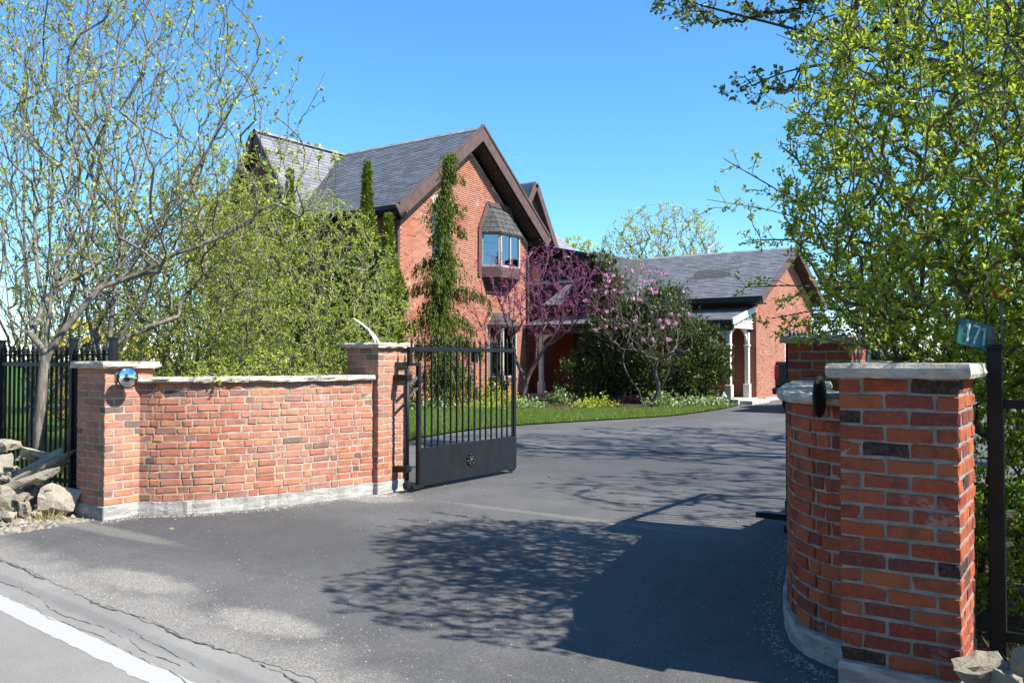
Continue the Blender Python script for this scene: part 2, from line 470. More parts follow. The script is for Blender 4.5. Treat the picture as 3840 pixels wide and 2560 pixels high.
# ------------------------------------------------------------------ ground, road, drive
def jag(pts, step=0.12, amp=0.03, seed=1):
    r = np.random.default_rng(seed)
    out = []
    for (x0, y0), (x1, y1) in zip(pts[:-1], pts[1:]):
        n = max(1, int(math.hypot(x1 - x0, y1 - y0) / step))
        for i in range(n):
            f = i / n
            out.append((x0 + (x1 - x0) * f + r.normal(0, amp) * .5, y0 + (y1 - y0) * f + r.normal(0, amp)))
    out.append(pts[-1])
    return out

def spline(pts, n=12):
    P = [np.array(p, float) for p in pts]
    P = [2 * P[0] - P[1]] + P + [2 * P[-1] - P[-2]]
    out = []
    for i in range(1, len(P) - 2):
        for k in range(n):
            t_ = k / n
            a, b, c, d = P[i - 1], P[i], P[i + 1], P[i + 2]
            out.append(0.5 * ((2 * b) + (-a + c) * t_ + (2 * a - 5 * b + 4 * c - d) * t_ ** 2 + (-a + 3 * b - 3 * c + d) * t_ ** 3))
    out.append(P[-2])
    return np.array(out)

MB().box(-900, 900, -900, 900, -0.6, -0.05).build('ground', M['grass_ground'], kind='structure')
RS = -0.083                                                     # the road is turned a little against the walls
def rv(u, v0): return v0 + RS * (u + 3.3)
flat('road', [(-80, rv(-80, -9)), (80, rv(80, -9)), (80, rv(80, 2.78)), (-80, rv(-80, 2.78))], 0.0, M['road'])
road_line = flat('road_marking', [(-80, rv(-80, 2.165)), (-30, rv(-30, 2.165))] + jag([(-12, rv(-12, 2.165)), (4, rv(4, 2.165))], .05, .004, 3) + [(80, rv(80, 2.165)), (80, rv(80, 2.295))]
                 + jag([(4, rv(4, 2.295)), (-12, rv(-12, 2.295))], .05, .004, 4) + [(-30, rv(-30, 2.295)), (-80, rv(-80, 2.295))], 0.0016, M['paint'])

left_edge = spline([(-6.6, 7.0), (-7.3, 7.5), (-8.8, 9.0), (-10.1, 11.6), (-10.4, 14.6), (-9.7, 17.2), (-8.95, 19.6), (-8.9, 22.3), (-9.1, 24.6), (-9.35, 25.9)], 6)
drive_out = [(8, rv(8, 3.1)), (-7.6, rv(-7.6, 3.1)), (-7.75, 3.6), (-7.35, 4.14), (-7.3, 4.5), (-6.6, 6.6)]
drive_out += [tuple(p) for p in left_edge] + [(-9.5, 27.6), (-9.4, 40), (6, 40), (2.5, 24), (-0.2, 15), (-1.5, 9), (-1.7, 7.0), (-1.5, 5.6), (-1.0, 4.2), (-0.6, 3.9), (-0.2, 3.45), (8, 2.9)]
drive = flat('driveway', drive_out, 0.003, M['asphalt'])
uu = np.arange(-8.9, 3.0, .04)                                   # broken edge of the asphalt apron along the road
er = np.random.default_rng(5)
wob = np.cumsum(er.normal(0, .006, len(uu))); wob -= np.linspace(0, wob[-1], len(uu))
lo = np.array([rv(u, 2.70) for u in uu]) + wob + er.normal(0, .006, len(uu))
hi = np.array([min(rv(u, 3.1), 3.6 + (u + 7.75) * .45 if u < -7.6 else 9) for u in uu])
hi = np.maximum(hi, lo + .02)
n_ = len(uu)
bm = bmesh.new(); bm.from_mesh(drive.data)
va = [bm.verts.new((u, l, .003)) for u, l in zip(uu, lo)]
vb = [bm.verts.new((u, h, .003)) for u, h in zip(uu, hi)]
for k in range(n_ - 1):
    bm.faces.new((va[k], va[k + 1], vb[k + 1], vb[k]))
bm.to_mesh(drive.data); bm.free()
flat('verge', [(-40, rv(-40, 2.70)), (-9.2, rv(-9.2, 2.70)), (-8.7, 3.24), (-7.72, 3.56), (-7.28, 4.12), (-7.3, 4.8), (-40, 6.4)], 0.0014, M['verge'])
flat('verge', [(8, rv(8, 2.78)), (0.0, 3.25), (-0.45, 3.72), (-0.5, 4.5), (8, 4.8)], 0.0105, M['verge'])

lawn_edge = [tuple(p) for p in left_edge]
flat('lawn', lawn_edge + [(-20, 25.9), (-45, 25.9), (-45, 5.2), (-7.7, 5.2), (-6.8, 6.6)], 0.03, M['grass_ground'])
flat('flower_bed', [(-1.35, 4.75), (-.3, 4.5), (8, 4.6), (8, 9.5), (-1.3, 9.0), (-1.45, 7.1)], 0.02, M['mulch'])  # dark mulch sheet added to stand for the gloom under the hedge
flat('flower_bed', [(-24, 17.2), (-16.5, 17.7), (-14.2, 18.6), (-12, 20.2), (-9.9, 22.2), (-9.25, 23.6), (-9.45, 26.2), (-24, 26.2)], 0.05, M['mulch'])

def crack(pts, w, seed, z=0.0044):
    r = np.random.default_rng(seed)
    P = []
    for (x0, y0), (x1, y1) in zip(pts[:-1], pts[1:]):
        n = max(2, int(math.hypot(x1 - x0, y1 - y0) / 0.035))
        for i in range(n):
            f = i / n
            P.append(np.array((x0 + (x1 - x0) * f, y0 + (y1 - y0) * f)) + r.normal(0, 0.004, 2) + np.array((0, .018 * math.sin(i * .3 + x0 * 7))))
    L, Rr = [], []
    for i, p in enumerate(P):
        d = P[min(i + 1, len(P) - 1)] - P[max(i - 1, 0)]
        d /= np.linalg.norm(d) + 1e-9
        nn = np.array((-d[1], d[0])) * w * max(.02, (r.random() - .15 + .3 * math.sin(i * .21 + seed))) * 0.6
        L.append((*(p + nn), z)); Rr.append((*(p - nn), z))
    n = len(P)
    me = bpy.data.meshes.new('crack')
    me.from_pydata(L + Rr, [], [(i, n + i, n + i + 1, i + 1) for i in range(n - 1)])
    obj('crack', me, M['tar'], bpy.data.objects['road'])
crack([(-7.2, 2.96), (-6.2, 2.86), (-5.6, 2.82)], .02, 1)
crack([(-4.9, 2.72), (-4.3, 2.68), (-3.6, 2.62), (-3.1, 2.60), (-2.3, 2.5)], .014, 2)
crack([(-6.6, 2.68), (-5.5, 2.62), (-4.9, 2.50), (-4.1, 2.46), (-3.5, 2.36)], .008, 3, .0021)
crack([(-5.2, 2.47), (-4.5, 2.40), (-3.9, 2.37), (-3.2, 2.24)], .006, 4, .0019)
crack([(-4.3, 2.54), (-3.8, 2.50), (-3.3, 2.36), (-2.9, 2.34)], .005, 5, .0021)

# loose grit on the asphalt
def grit(name, n, area, size, mat, label, seed, zr=0.003):
    r = np.random.default_rng(seed)
    base = np.array([(1, 0, 0), (-.5, .87, 0), (-.5, -.87, 0), (0.1, 0.1, .8)], float)
    xy = area(r, n)
    s = size[0] + (size[1] - size[0]) * r.random(n) ** 3
    a = r.random(n) * 6.28
    ca, sa = np.cos(a), np.sin(a)
    b = base[None] * (0.7 + 0.6 * r.random((n, 4, 1)))
    V = np.stack([b[..., 0] * ca[:, None] - b[..., 1] * sa[:, None], b[..., 0] * sa[:, None] + b[..., 1] * ca[:, None], b[..., 2]], -1) * s[:, None, None]
    V += np.concatenate([xy, np.full((n, 1), zr)], 1)[:, None]
    F = (np.array([(0, 1, 3), (1, 2, 3), (2, 0, 3)])[None] + 4 * np.arange(n)[:, None, None]).reshape(-1, 3)
    o = obj(name, mesh_np(name, V.reshape(-1, 3), F), mat, label=label, cat='gravel', kind='stuff')
    return o
M['pebble'] = simple('pale_pebble', (0.36, 0.33, 0.285), 0.9, 0.35, 25, 0, 10)
def area_drive(r, n):
    k = int(n * .55)
    a = np.stack([-7.2 + 7 * r.random(n - k), 2.75 + 3.6 * r.random(n - k) ** 1.6], 1)
    cs = np.array([(-3.72, 3.02, .33, .11), (-5.1, 3.12, .4, .11), (-4.5, 2.85, .9, .12), (-6.2, 6.35, .35, .2), (-6.2, 2.85, .8, .1)])
    c = cs[r.integers(0, 5, k)]
    b = np.stack([c[:, 0] + r.normal(0, 1, k) * c[:, 2], c[:, 1] + r.normal(0, 1, k) * c[:, 3]], 1)
    return np.concatenate([a, b])
grit('gravel', 5200, area_drive, (0.0012, 0.0055), M['pebble'], 'loose pale grit scattered over the mouth of the asphalt drive', 11)
def area_foot(r, n):
    L = np.array([(-7.2, 4.1), (-7.2, 4.42), (-6.98, 4.62), (-6.75, 4.9), (-6.55, 5.36), (-6.41, 5.86), (-6.3, 6.5), (-6.2, 6.55), (-6.2, 7.0)])
    Rr = np.array([(-.96, 3.8), (-1.0, 4.0), (-1.14, 4.1), (-1.29, 4.25), (-1.44, 4.57), (-1.62, 5.2), (-1.78, 5.8), (-1.94, 6.5), (-2.0, 6.9)])
    out = []
    for P, m, s in ((L, n // 2, 1), (Rr, n - n // 2, -1)):
        f = r.random(m) * (len(P) - 1)
        q = np.stack([np.interp(f, np.arange(len(P)), P[:, k]) for k in (0, 1)], 1)
        q[:, 0] += s * np.abs(r.normal(0, .07, m)); q[:, 1] -= np.abs(r.normal(0, .035, m))
        out.append(q)
    return np.concatenate(out)
grit('gravel', 2600, area_foot, (0.002, 0.009), M['pebble'], 'fine grit washed up along the foot of the two curved walls', 13)
def area_verge(r, n):
    return np.stack([-11.5 + 4.2 * r.random(n), 3.15 + .95 * r.random(n)], 1)
grit('gravel', 2600, area_verge, (0.006, 0.045), M['rubble'], 'broken stone chips on the bare verge below the rubble heap', 12, 0.003)

# ------------------------------------------------------------------ brick pieces
def brick_mesh(L, D, H, seed, mat, worn=0.0052):
    r = random.Random(seed)
    m = MB().box(-L / 2, L / 2, -D / 2, D / 2, -H / 2, H / 2)
    me = m.mesh('brick', bevel=0.005)
    for v in me.vertices:
        v.co.x += r.uniform(-worn, worn)
        v.co.z += r.uniform(-worn, worn) * 0.8
        v.co.y += r.uniform(-worn, worn) * 0.5
    me.materials.append(mat)
    return me
BL, BD, BH, MJ, CH = 0.1785, 0.085, 0.056, 0.0115, 0.0677
STRETCH = [brick_mesh(BL, BD, BH, i, M['brick']) for i in range(10)]
STRETCH_SHADE = [brick_mesh(BL, BD, BH, 20 + i, M['shade_brick']) for i in range(10)]
HEAD = [brick_mesh(0.0835, BD, BH, 50 + i, M['brick']) for i in range(8)]
HEAD_SHADE = [brick_mesh(0.0835, BD, BH, 70 + i, M['shade_brick']) for i in range(8)]

def put_brick(parent, meshes, x, y, z, rz):
    o = bpy.data.objects.new('brick', random.choice(meshes))
    COL.objects.link(o)
    o.location = (x, y, z)
    o.rotation_euler = (random.uniform(-.012, .012), random.uniform(-.008, .008), rz + random.uniform(-.01, .01) + (math.pi if random.random() < .5 else 0))
    o.parent = parent
    w = WL.get(parent.name)
    if w is not None:
        o.matrix_parent_inverse = Matrix.Translation(-w)
    return o

def rock_slab(outline, z0, z1, seed, amp=0.008, step=0.03):
    """a limestone slab with a split, uneven edge"""
    r = np.random.default_rng(seed)
    P = []
    n0 = len(outline)
    for i in range(n0):
        a, b = np.array(outline[i], float), np.array(outline[(i + 1) % n0], float)
        n = max(1, int(np.linalg.norm(b - a) / step))
        for k in range(n):
            P.append(a + (b - a) * k / n)
    P = np.array(P)
    n = len(P)
    T = np.roll(P, -1, 0) - np.roll(P, 1, 0)
    T /= np.linalg.norm(T, axis=1)[:, None] + 1e-9
    N = np.stack([T[:, 1], -T[:, 0]], 1)
    area = 0.5 * np.sum(P[:, 0] * np.roll(P[:, 1], -1) - np.roll(P[:, 0], -1) * P[:, 1])
    if area < 0:
        N = -N
    V, F = [], []
    rows = [(z0, -0.004), (z0 + (z1 - z0) * .3, 0.004), (z0 + (z1 - z0) * .68, 0.003), (z1, -0.006)]
    for j, (z, off) in enumerate(rows):
        q_ = r.normal(0, amp * 1.5, n)
        q_ = (q_ + np.roll(q_, 1) + np.roll(q_, -1) + .6 * np.roll(q_, 2)) / 3.2
        o_ = off + q_ * (0.5 if j == 3 else 1)
        zz = z + (r.normal(0, amp * .25, n) if 0 < j < 3 else r.normal(0, 0.0012, n))
        Q = P + N * o_[:, None]
        V += [(q[0], q[1], w) for q, w in zip(Q, zz)]
    for j in range(3):
        F += [(j * n + i, j * n + (i + 1) % n, (j + 1) * n + (i + 1) % n, (j + 1) * n + i) for i in range(n)]
    F += [tuple(range(n))[::-1], tuple(range(3 * n, 4 * n))]
    me = bpy.data.meshes.new('cap')
    me.from_pydata(V, [], F)
    bm = bmesh.new(); bm.from_mesh(me)
    bmesh.ops.triangulate(bm, faces=[f for f in bm.faces if len(f.verts) > 4])
    bmesh.ops.recalc_face_normals(bm, faces=bm.faces); bm.to_mesh(me); bm.free()
    return me

SIDE = 2 * (BL + MJ) + BD + MJ            # 0.475: two stretchers and the end of the next one
def pillar(name, x0, y0, base, courses, capt, label, seed):
    t_ = thing(name, (x0 + SIDE / 2, y0 + SIDE / 2, 0), label, 'pillar', 'brick pillars of the gateway')
    s = SIDE - MJ
    MB().box(x0 - .012, x0 + s + .012, y0 - .012, y0 + s + .012, -0.1, base).build('footing', M['footing'], t_, bevel=.008)
    e = 0.004
    MB().box(x0 + e, x0 + s - e, y0 + e, y0 + s - e, base - .01, base + courses * CH).build('mortar', M['mortar_shade'] if seed > 2 else M['mortar'], t_)
    for k in range(courses):
        z = base + CH * k + BH / 2 + MJ * .6
        for f in range(4):
            for j in range(2):
                a = BL / 2 + j * (BL + MJ)
                d = BD / 2
                if k % 2:
                    a = s - a
                x, y, rz = [(a, d, 0), (s - d, a, math.pi / 2), (s - a, s - d, 0), (d, s - a, math.pi / 2)][f]
                put_brick(t_, STRETCH_SHADE if seed > 2 else STRETCH, x0 + x, y0 + y, z, rz)
    zt = base + courses * CH
    o = 0.045
    obj('cap', rock_slab([(x0 - o, y0 - o), (x0 + s + o, y0 - o), (x0 + s + o, y0 + s + o), (x0 - o, y0 + s + o)], zt, zt + capt, seed, .0025 if seed == 3 else .008), M['cap'], t_)
    return t_

LP, LG = (-7.715, 4.12), (-6.735, 6.55)
RP, RG = (-0.94, 3.84), (-1.98, 6.55)
pillar('brick_pillar', *LP, 0.125, 18, 0.06, 'low brick pillar with limestone cap and round mirror beside the rubble heap', 1)
pillar('brick_pillar', *LG, 0.125, 21, 0.055, 'tall brick gate pillar with white plastic tubes sticking out of its cap', 2)
pillar('brick_pillar', *RP, 0.125, 18, 0.06, 'nearest shaded brick pillar with limestone cap, in front of the bright green hedge', 3)
pillar('brick_pillar', *RG, 0.125, 21, 0.055, 'shaded brick gate pillar half hidden behind the near curved wall', 4)

def curved_wall(name, pts, side, label, seed):
    P = spline(pts, 14)
    seg = np.linalg.norm(np.diff(P, axis=0), axis=1)
    S = np.concatenate([[0], np.cumsum(seg)])
    def at(s):
        x = np.interp(s, S, P[:, 0]); y = np.interp(s, S, P[:, 1])
        x2, y2 = np.interp(min(s + .03, S[-1]), S, P[:, 0]), np.interp(min(s + .03, S[-1]), S, P[:, 1])
        x1, y1 = np.interp(max(s - .03, 0), S, P[:, 0]), np.interp(max(s - .03, 0), S, P[:, 1])
        d = np.array((x2 - x1, y2 - y1)); d /= np.linalg.norm(d)
        return np.array((x, y)), d, np.array((d[1], -d[0])) * side
    base, courses, th = 0.125, 16, 0.19
    mid = at(S[-1] / 2)[0]
    t_ = thing(name, (mid[0], mid[1], 0), label, 'wall')
    ss = np.linspace(0, S[-1], 60)
    def strip(nm, off_out, off_in, z0, z1, mat, wob=0.0):
        r = np.random.default_rng(seed)
        V = []
        for s in ss:
            p, d, n = at(s)
            a, b = p + n * (off_out + r.normal(0, wob)), p - n * off_in
            V += [(*a, z0), (*a, z1 + r.normal(0, wob * .6)), (*b, z1), (*b, z0)]
        F = []
        for i in range(len(ss) - 1):
            for j in range(4):
                F.append((i * 4 + j, i * 4 + (j + 1) % 4, i * 4 + 4 + (j + 1) % 4, i * 4 + 4 + j))
        F += [(0, 1, 2, 3), tuple(len(V) - 4 + i for i in (3, 2, 1, 0))]
        m = MB(); m.add(V, F)
        m.build(nm, mat, t_)
    strip('footing', 0.02, th + .02, -0.1, base, M['footing'], 0.004)
    strip('mortar', -0.005, th, base - .01, base + courses * CH, M['mortar'] if side > 0 else M['mortar_shade'])
    for k in range(courses):
        z = base + CH * k + BH / 2 + MJ * .6
        s = -0.02 - (0.14 if k % 2 else 0) + random.uniform(-.02, .02)
        h = k % 2
        while s < S[-1]:
            L = BL if h == 0 else 0.085
            c = s + L / 2
            if 0 < c < S[-1]:
                p, d, n = at(c)
                jit = random.uniform(-.003, .003)
                q = p - n * (BD / 2 + jit)
                put_brick(t_, (STRETCH if h == 0 else HEAD) if side > 0 else (STRETCH_SHADE if h == 0 else HEAD_SHADE), q[0], q[1], z, math.atan2(d[1], d[0]))
            s += L + MJ * random.uniform(.8, 1.3)
            h = 1 - h
    zt = base + courses * CH
    s0, k = 0.0, 0
    while s0 < S[-1] - .05:
        s1 = min(S[-1], s0 + 0.42 + 0.12 * random.random())
        if S[-1] - s1 < .2: s1 = S[-1]
        q = np.linspace(s0 + .002, s1 - .002, 8)
        outl = [tuple(at(s)[0] + at(s)[2] * .045) for s in q] + [tuple(at(s)[0] - at(s)[2] * (th + .04)) for s in q[::-1]]
        obj('cap', rock_slab(outl, zt, zt + .052 + random.uniform(-.003, .003), seed + k), M['cap'], t_)
        s0 = s1; k += 1
    return t_
curved_wall('curved_brick_wall', [(-7.30, 4.42), (-7.03, 4.62), (-6.80, 4.90), (-6.60, 5.36), (-6.46, 5.86), (-6.34, 6.545)], 1,
            'sunlit low curved brick wall between the rubble heap pillar and the gate', 20)
curved_wall('curved_brick_wall', [(-0.945, 4.06), (-1.09, 4.13), (-1.235, 4.27), (-1.39, 4.58), (-1.57, 5.2), (-1.72, 5.8), (-1.89, 6.545)], -1,
            'shaded low curved brick wall behind the nearest brick pillar', 40)

# ------------------------------------------------------------------ iron gate leaves
def gate(U, s, label):
    """s = +1: the plated side looks towards +X; hinge at the near end"""
    g = thing('iron_gate', (U, 7.0, 0), label, 'gate', 'open leaves of the driveway gate')
    zt, zb, zp = 1.56, 0.06, 0.46
    y0, ym, y1 = 6.83, 6.975, 8.84
    w = .022
    f = MB()
    f.box(U - w, U + w, y0, y1, zt - .05, zt)
    f.box(U - w, U + w, y0, y0 + .045, zt - .17, zt - .05)
    f.box(U - w, U + w, y0, ym + .045, zt - .21, zt - .17)
    f.box(U - w, U + w, ym, ym + .045, zb, zt - .21)
    f.box(U - w, U + w, y1 - .045, y1, zb, zt - .05)
    f.box(U - w, U + w, ym + .045, y1 - .045, zp - .04, zp)
    f.box(U - w, U + w, ym + .045, y1 - .045, zb, zb + .04)
    f.build('frame', M['black_metal'], g, bevel=.003)
    pl = MB().box(U + s * w, U + s * (w + .006), ym + .01, y1 - .005, zb - .005, zp - .03).build('kick_panel', M['black_metal'], g)
    for yy in (ym + .04, (ym + y1) / 2, y1 - .04):
        for zz in (zb + .04, zp - .06):
            m = MB(); m.tube([(U + s * (w + .004), yy, zz), (U + s * (w + .012), yy, zz)], .007, 6)
            m.build('rivet', M['black_metal'], pl)
    ys = [6.885 + .1115 * i for i in range(18)]
    tip = [(0.0, .010), (.012, .010), (.016, .016), (.026, .016), (.030, .009), (.045, .015), (.065, .0135), (.13, .0008)]
    for i, y in enumerate(ys):
        m = MB()
        lo = zp - .005 if y > ym + .05 else zt - .175
        if y < y1 - .05 and y > y0 + .03:
            p = MB().box(U - .0085, U + .0085, y - .0085, y + .0085, lo, zt - .045).build('picket', M['black_metal'], g)
        else:
            p = g
        m.tube([(U, y, zt - .002 + a) for a, b in tip], [b for a, b in tip], 6)
        m.build('spear_tip', M['black_metal'], p, smooth=True)
    # rosette of scrolled petals
    cy, cz = (ym + y1) / 2 - .02, 0.255
    m = MB()
    for k in range(8):
        a = k * math.pi / 4 + .39
        rr = .052
        c = (U + s * (w + .016), cy + rr * math.cos(a), cz + rr * math.sin(a))
        ring = [(c[0], c[1] + .019 * math.cos(b), c[2] + .019 * math.sin(b)) for b in np.linspace(a + 2.6, a + 8.2, 9)]
        m.tube(ring, .0065, 6)
        m.tube([(c[0] - s * .004, cy + .012 * math.cos(a), cz + .012 * math.sin(a)), (c[0] + s * .006, cy + .035 * math.cos(a), cz + .035 * math.sin(a))], [.004, .009], 6)
    m.tube([(U + s * (w + .004), cy, cz), (U + s * (w + .02), cy, cz), (U + s * (w + .028), cy, cz)], [.02, .017, .004], 10)
    m.build('rosette', M['gloss_black'], g, smooth=True)
    # hinge pole with its two brackets on the pillar
    hx = U - s * .0
    h = MB().tube([(hx, y0 - .012, .14), (hx, y0 - .012, 1.33)], .021, 10).build('hinge_pole', M['black_metal'], g, smooth=True)
    pf = LG[0] + SIDE - MJ if s > 0 else RG[0]
    x0, x1 = sorted((pf, hx))
    MB().box(x0, x1 + .03 * (s > 0), y0 - .05, y0 + .03, 1.20, 1.26).build('hinge_bracket', M['black_metal'], h, bevel=.004)
    MB().box(hx - .03, hx + .03, y0 - .05, y0 + .06, .05, .11).build('hinge_shoe', M['black_metal'], h, bevel=.003)
    m = MB().box(x0, x1 + .02, y0 - .05, y0 + .04, .22, .28)
    m.tube([(hx, y0 - .012, .3), (hx, y0 - .012, .24)], .032, 8)
    m.build('hinge_bracket', M['black_metal'], h, bevel=.003)
    MB().bar((U, ym + .01, 1.12), (U, y0, 1.02), .03, .012).bar((U, ym + .02, 1.24), (U, y0 + .02, 1.15), .012, .03).build('hinge_strut', M['worn_steel'], h)
    MB().bar((U - s * .05, 7.02, .1), (U - s * .05, 7.02, .06), .05, .05).box(U - .05, U + .05, ym - .12, ym + .06, .04, .075).build('foot_plate', M['black_metal'], g)
    MB().tube([(U, y1 - .07, .0), (U, y1 - .07, .07)], .012, 8).box(U - .02, U + .02, y1 - .13, y1 - .03, .03, .06).build('drop_bolt', M['black_metal'], g)
    for yy in (8.0, 8.42):
        MB().box(U - s * .03 - .02, U - s * .03 + .02, yy, yy + .07, zt - .17, zt - .05).build('motor_bracket', M['black_metal'], g)
    MB().bar((U - s * .05, 8.42, 1.40), (U - s * .1, 8.80, 1.05), .02, .03).build('brace_arm', M['black_metal'], g)
    return g
gate(-6.10, 1, 'open black iron gate leaf with rosette on its solid kick panel')
gate(-2.06, -1, 'black iron gate leaf seen edge-on behind the near curved wall')

# stop post standing behind the near gate leaf
s_ = thing('gate_stop', (-2.3, 7.0, 0), 'black iron gate stop lying on the drive behind the near curved wall', 'gate stop')
MB().box(-2.42, -2.1, 7.08, 7.16, .09, .14).build('arm', M['black_metal'], s_, bevel=.004)
MB().box(-2.16, -2.10, 7.09, 7.15, 0.0, .09).build('foot', M['black_metal'], s_)

# white tubes on the gate pillar
c_ = thing('conduit', (-6.50, 6.78, 1.6), 'two white plastic tubes poking out of the gate pillar cap', 'conduit')
zc = 0.125 + 21 * CH + .05
bx, by = -6.42, 6.72
def tube_pts(dx, dz, bend, n=9):
    return [(bx + dx * (f ** 1.15) * .82, by - dx * .57 * (f ** 1.15) * -1 * 0.0 + dx * f * -.0, zc + dz * f - bend * f * f) for f in np.linspace(0, 1, n)]
pt = [(bx - .30 * f ** 1.25, by - .09 * f ** 1.25, zc + .33 * f - .06 * f * f) for f in np.linspace(0, 1, 10)]
MB().tube(pt, .0115, 10).build('tube', M['white_plastic'], c_, smooth=True)
pt = [(bx - .02 - .10 * f ** 1.2, by - .03 - .03 * f, zc + .17 * f) for f in np.linspace(0, 1, 8)]
MB().tube(pt, .0075, 10).build('tube', M['white_plastic'], c_, smooth=True)

# ------------------------------------------------------------------ convex mirrors
def mirror(cx, cy, cz, s, label, px):
    t_ = thing('convex_mirror', (px, cy, cz), label, 'mirror', 'round convex traffic mirrors')
    r, k = .094, 36
    prof = [(0.0, .026), (.03, .0235), (.06, .016), (.085, .004), (.090, 0.0)]
    m = MB(); V = []
    for rr, d in prof[1:]:
        V += [(cx + s * d, cy + rr * math.cos(2 * math.pi * j / k), cz + rr * math.sin(2 * math.pi * j / k)) for j in range(k)]
    V.append((cx + s * prof[0][1], cy, cz))
    F = [(i * k + j, i * k + (j + 1) % k, (i + 1) * k + (j + 1) % k, (i + 1) * k + j) for i in range(len(prof) - 2) for j in range(k)]
    F += [(len(V) - 1, j, (j + 1) % k) for j in range(k)]
    m.add(V, F); gl_ = m.build('mirror_glass', M['mirror'], t_, smooth=True)
    m = MB(); V = []
    for rr, d in ((.088, .004), (.095, .005), (.098, -.002), (.094, -.010), (.05, -.022), (.02, -.026)):
        V += [(cx + s * d, cy + rr * math.cos(2 * math.pi * j / k), cz + rr * math.sin(2 * math.pi * j / k)) for j in range(k)]
    F = [(i * k + j, i * k + (j + 1) % k, (i + 1) * k + (j + 1) % k, (i + 1) * k + j) for i in range(5) for j in range(k)] + [tuple(range(5 * k, 6 * k))]
    m.add(V, F); m.build('rim', M['black_metal'], t_, smooth=True)
    b = MB()
    b.tube([(cx - s * .024, cy, cz), (cx - s * .06, cy - .004, cz + .005), (px, cy - .012, cz + .01)], .009, 8)
    b.box(min(px, px + s * .012), max(px, px + s * .012), cy - .035, cy + .015, cz - .03, cz + .045)
    b.tube([(px + s * .03, cy - .012, cz - .02), (px + s * .03, cy - .012, cz + .035)], .013, 8)
    b.build('bracket', M['worn_steel'], t_)
    return t_
mirror(-7.10, 4.245, 1.262, 1, 'round convex mirror bracketed to the pillar beside the rubble heap', LP[0] + SIDE - MJ)
mirror(-1.075, 4.03, 1.25, -1, 'round convex mirror seen edge-on from behind on the nearest pillar', RP[0])

# ------------------------------------------------------------------ black picket fences
def fence(name, x_list, y, label, x_end, x_start, ht=1.62):
    t_ = thing(name, (x_list[0], y, 0), label, 'fence')
    for x in x_list:
        m = MB().box(x - .032, x + .032, y - .032, y + .032, 0, ht)
        p = m.build('post', M['black_metal'], t_, bevel=.004)
        MB().box(x - .038, x + .038, y - .038, y + .038, ht - .002, ht + .02).build('post_cap', M['black_metal'], p, bevel=.004)
    lo, hi = sorted((x_start, x_end))
    for z in (.18, ht - .25):
        MB().box(lo, hi, y - .018, y + .018, z - .02, z + .02).build('rail', M['black_metal'], t_)
    x = lo + .05
    prof = [(0, .0095), (1.40, .0095), (1.405, .017), (1.42, .017), (1.43, .008), (1.445, .014), (1.46, .012), (1.52, .0008)]
    while x < hi:
        if min(abs(x - p) for p in x_list) > .05:
            MB().tube([(x, y, .08 + a * .985 * ht / 1.62) for a, b in prof], [b * 1.6 for a, b in prof], 6).build('picket', M['black_metal'], t_)
        x += .1
    return t_
fence('picket_fence', [-7.88, -8.62, -10.15, -11.65], 4.56, 'black iron picket fence standing behind the rubble heap', -13.2, -7.9)
fence('picket_fence', [-0.40, 1.2], 4.42, 'black iron fence post and rails beside the nearest brick pillar', 2.6, -0.40, 1.47)

# house number sign and reflector in the hedge
t_ = thing('number_sign', (-0.50, 4.55, 1.5), 'green house number sign tilted in the hedge above the nearest pillar', 'sign')
sg = MB().box(-.085, .085, -.003, .003, -.065, .065).mesh('plate', bevel=.002)
M['sign_green'] = simple('green_sign_sheeting', (0.004, 0.075, 0.045), 0.3, 0.25, 20, 0.1, 40, 0.5)
M['sign_white'] = simple('white_numeral', (0.42, 0.46, 0.43), 0.5, 0.1, 20, 0)
pl = obj('plate', sg, M['sign_green'], t_)
sx_, sy_, sz_ = -.485, 4.47, 1.535
pl.location = (sx_, sy_, sz_); pl.rotation_euler = (R(-12), R(16), R(38))
m = MB()                                                          # numerals 1 7 1 as flat strokes
def stroke(x0, z0, x1, z1, w=.011):
    m.bar((x0, -.0045, z0), (x1, -.0045, z1), .002, w, up=(-(z1 - z0), 0, x1 - x0))
stroke(-.036, -.042, -.036, .045); stroke(-.036, .045, -.05, .03)
stroke(-.016, .042, .018, .042); stroke(.018, .042, -.006, -.042)
stroke(.043, -.042, .043, .045); stroke(.043, .045, .03, .03)
nm = m.build('numeral', M['sign_white'], pl)
MB().bar((-.415, 4.49, 0.0), (-.415, 4.49, 1.57), .03, .004, up=(0, 1, 0)).build('stake', M['worn_steel'], t_)
M['reflector'] = simple('orange_red_plastic', (0.62, 0.045, 0.012), 0.3, 0.2, 40, 0.3, 90, 0.5)
t_ = thing('reflector', (-.30, 4.62, 1.7), 'orange-red plastic reflector among the hedge twigs above the green sign', 'reflector')
m = MB(); m.tube([(-.411, 4.86, 1.755), (-.411, 4.872, 1.755)], .034, 14).build('lens', M['reflector'], t_)
m = MB(); m.tube([(-.411, 4.873, 1.755), (-.411, 4.885, 1.755)], .036, 14).build('backing', M['black_metal'], t_)
MB().tube([(-.411, 4.895, 0), (-.411, 4.892, 1.74)], .007, 8).build('stake', M['worn_steel'], t_)

